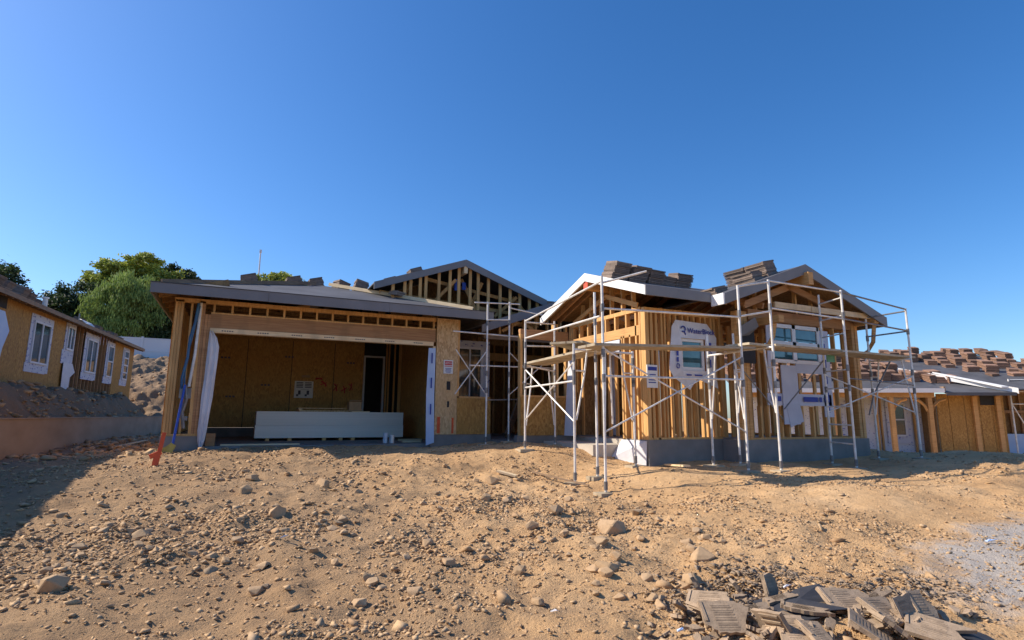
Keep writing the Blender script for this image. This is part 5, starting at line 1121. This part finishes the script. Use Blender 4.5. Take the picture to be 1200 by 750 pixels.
# tile stacks over the neighbour roofs
G4 = 'brown tile stacks on the porch house roofs'
rg = random.Random(12); cnt = 0
def nz_porch(x, y): return 1.62+(y+.4)*(1.13/3.6) if y < 3.2 else 2.75+(y-3.2)*.3
def nz_main(x, y): return 1.62+(y+.3)*.313
spots = []
for yy in (.9, 1.5, 2.1, 2.7, 3.5, 4.3, 5.2, 5.9):
    x = -7.0
    while x < 0.1: spots.append((x+rg.uniform(-.08, .08), yy+rg.uniform(-.12, .12), 0)); x += rg.uniform(.42, .75)
for yy in (1.1, 1.5): 
    for x in (.75, 1.15, 1.5): spots.append((x-.25*(yy-1.1), yy, 2))
for yy in (1.3, 2.1, 2.9, 3.7, 4.5, 5.3, 6.0):
    x = 3.4-.45*(yy-1)
    x = max(x, 1.3)
    while x < 6.6: spots.append((x+rg.uniform(-.08, .08), yy+rg.uniform(-.12, .12), 1)); x += rg.uniform(.55, .85)
for x, y, k in spots:
    z = (nz_porch(x, y) if k == 0 else nz_main(x, y) if k == 1 else 1.56+(y+.1)*.327)+.01
    j = rg.choice((0, 1, 3, 3, 0, 2)); ml = SR[j]
    o = bpy.data.objects.new('roof_tile_stack', ml); C.objects.link(o); o.location = FN @ V((x, y, z)); o.scale = (rg.uniform(.75, 1.05), rg.uniform(.9, 1.5), rg.uniform(.6, 1.15))
    o.rotation_euler = (Matrix.Rotation(-R(33), 3, 'Z') @ Matrix.Rotation(.30, 3, 'X') @ Matrix.Rotation(math.pi/2+rg.uniform(-.3, .3), 3, 'Z')).to_euler()
    tag(o, 'brown tile stack, one of many rows loaded on the roofs of the porch house', 'tile stack', G4)
print('neighbour stacks', len(spots))
# next house at the right edge, with its own small scaffold
NX = thing('framed_house', FN @ V((3.6, 1.0, gN)), 'dark framed house corner cut by the right edge of the photo', 'house')
def nb2(name, mat, *boxes): return nb(name, mat, *boxes, parent=NX)
nb2('fascia', 'whitetrim', (3.35, 7, .95, 1.0, 1.98, 2.1))
MB(FN).slab([(3.35, 1.0, 2.1), (7, 1.0, 2.1), (7, 4, 3.0), (3.9, 4, 3.0)], (0, 0, -.04)).build('roof', M['felt'], NX)
nb2('wall', 'osb_dark', (3.75, 7, 1.9, 2.0, gN-.4, 2.0)); nb2('beam', 'redwood', (3.5, 7, 1.7, 1.85, 1.5, 1.75), (3.5, 7, 1.7, 1.85, .7, .82))
for i in range(7): nb2('stud', 'redwood', (3.6+i*.4, 3.66+i*.4, 1.75, 1.85, gN-.4, 1.98))
nb2('garage_panel', 'bluewrap', (3.7, 7, 1.6, 1.65, gN-.5, -.15))
t = thing('scaffold', FN @ V((3.3, .5, -1.3)), 'distant white scaffold tubes at the right edge of the photo', 'scaffold', 'scaffold towers round the house')
for x in (3.36, 4.6): MB(FN).tube([(x, .6, -1.5), (x, .6, 2.05)], .03, 8).build('post', M['metal'], t)
for z in (1.05, 1.55, 2.02): MB(FN).tube([(3.36, .6, z), (4.6, .6, z)], .025, 7).build('guard_rail', M['metal'], t)
MB(FN).tube([(3.4, .6, 1.0), (3.8, .6, .1)], .022, 6).tube([(4.2, .6, 1.0), (3.8, .6, .1)], .022, 6).build('cross_brace', M['metal'], t)

# ================================================================== camera, sky, sun
cam = bpy.data.cameras.new('camera'); co = bpy.data.objects.new('camera', cam); C.objects.link(co)
co.matrix_world = Matrix.Translation(CAM) @ Matrix((_r2, _u2, -_f)).transposed().to_4x4()
cam.sensor_width = 36; cam.lens = F/1200*36; cam.clip_start = .05; cam.clip_end = 6000; sc.camera = co
S = V((-.86, .51, 0)).normalized(); EL_ = R(38.3)
Sd = V((S.x*math.cos(EL_), S.y*math.cos(EL_), math.sin(EL_)))
su = bpy.data.lights.new('sun', 'SUN'); su.energy = 5.0; su.angle = R(.53); su.color = (1, .89, .74)
so = bpy.data.objects.new('sun', su); C.objects.link(so); so.rotation_euler = (-Sd).to_track_quat('-Z', 'Y').to_euler()
w = bpy.data.worlds.new('World'); sc.world = w; w.use_nodes = True; nt = w.node_tree
sk = nt.nodes.new('ShaderNodeTexSky'); sk.sky_type = 'NISHITA'; sk.sun_disc = False; sk.sun_elevation = EL_
sk.sun_rotation = math.atan2(S.x, S.y); sk.altitude = 300; sk.air_density = 1.0; sk.dust_density = 1.0; sk.ozone_density = 3.2
hs_ = nt.nodes.new('ShaderNodeHueSaturation'); hs_.inputs['Saturation'].default_value = 1.28; hs_.inputs['Value'].default_value = 1.0
nt.links.new(sk.outputs[0], hs_.inputs['Color']); mg = N(nt, 'ShaderNodeMix', data_type='RGBA', blend_type='MULTIPLY'); mg.inputs[0].default_value = 1; mg.inputs[7].default_value = (1.0, 1.08, 1.22, 1); nt.links.new(hs_.outputs[0], mg.inputs[6]); nt.links.new(mg.outputs[2], nt.nodes['Background'].inputs[0]); nt.nodes['Background'].inputs[1].default_value = .112
sc.view_settings.view_transform = 'Standard'; sc.view_settings.look = 'None'; sc.view_settings.exposure = 0.42; sc.view_settings.gamma = 1
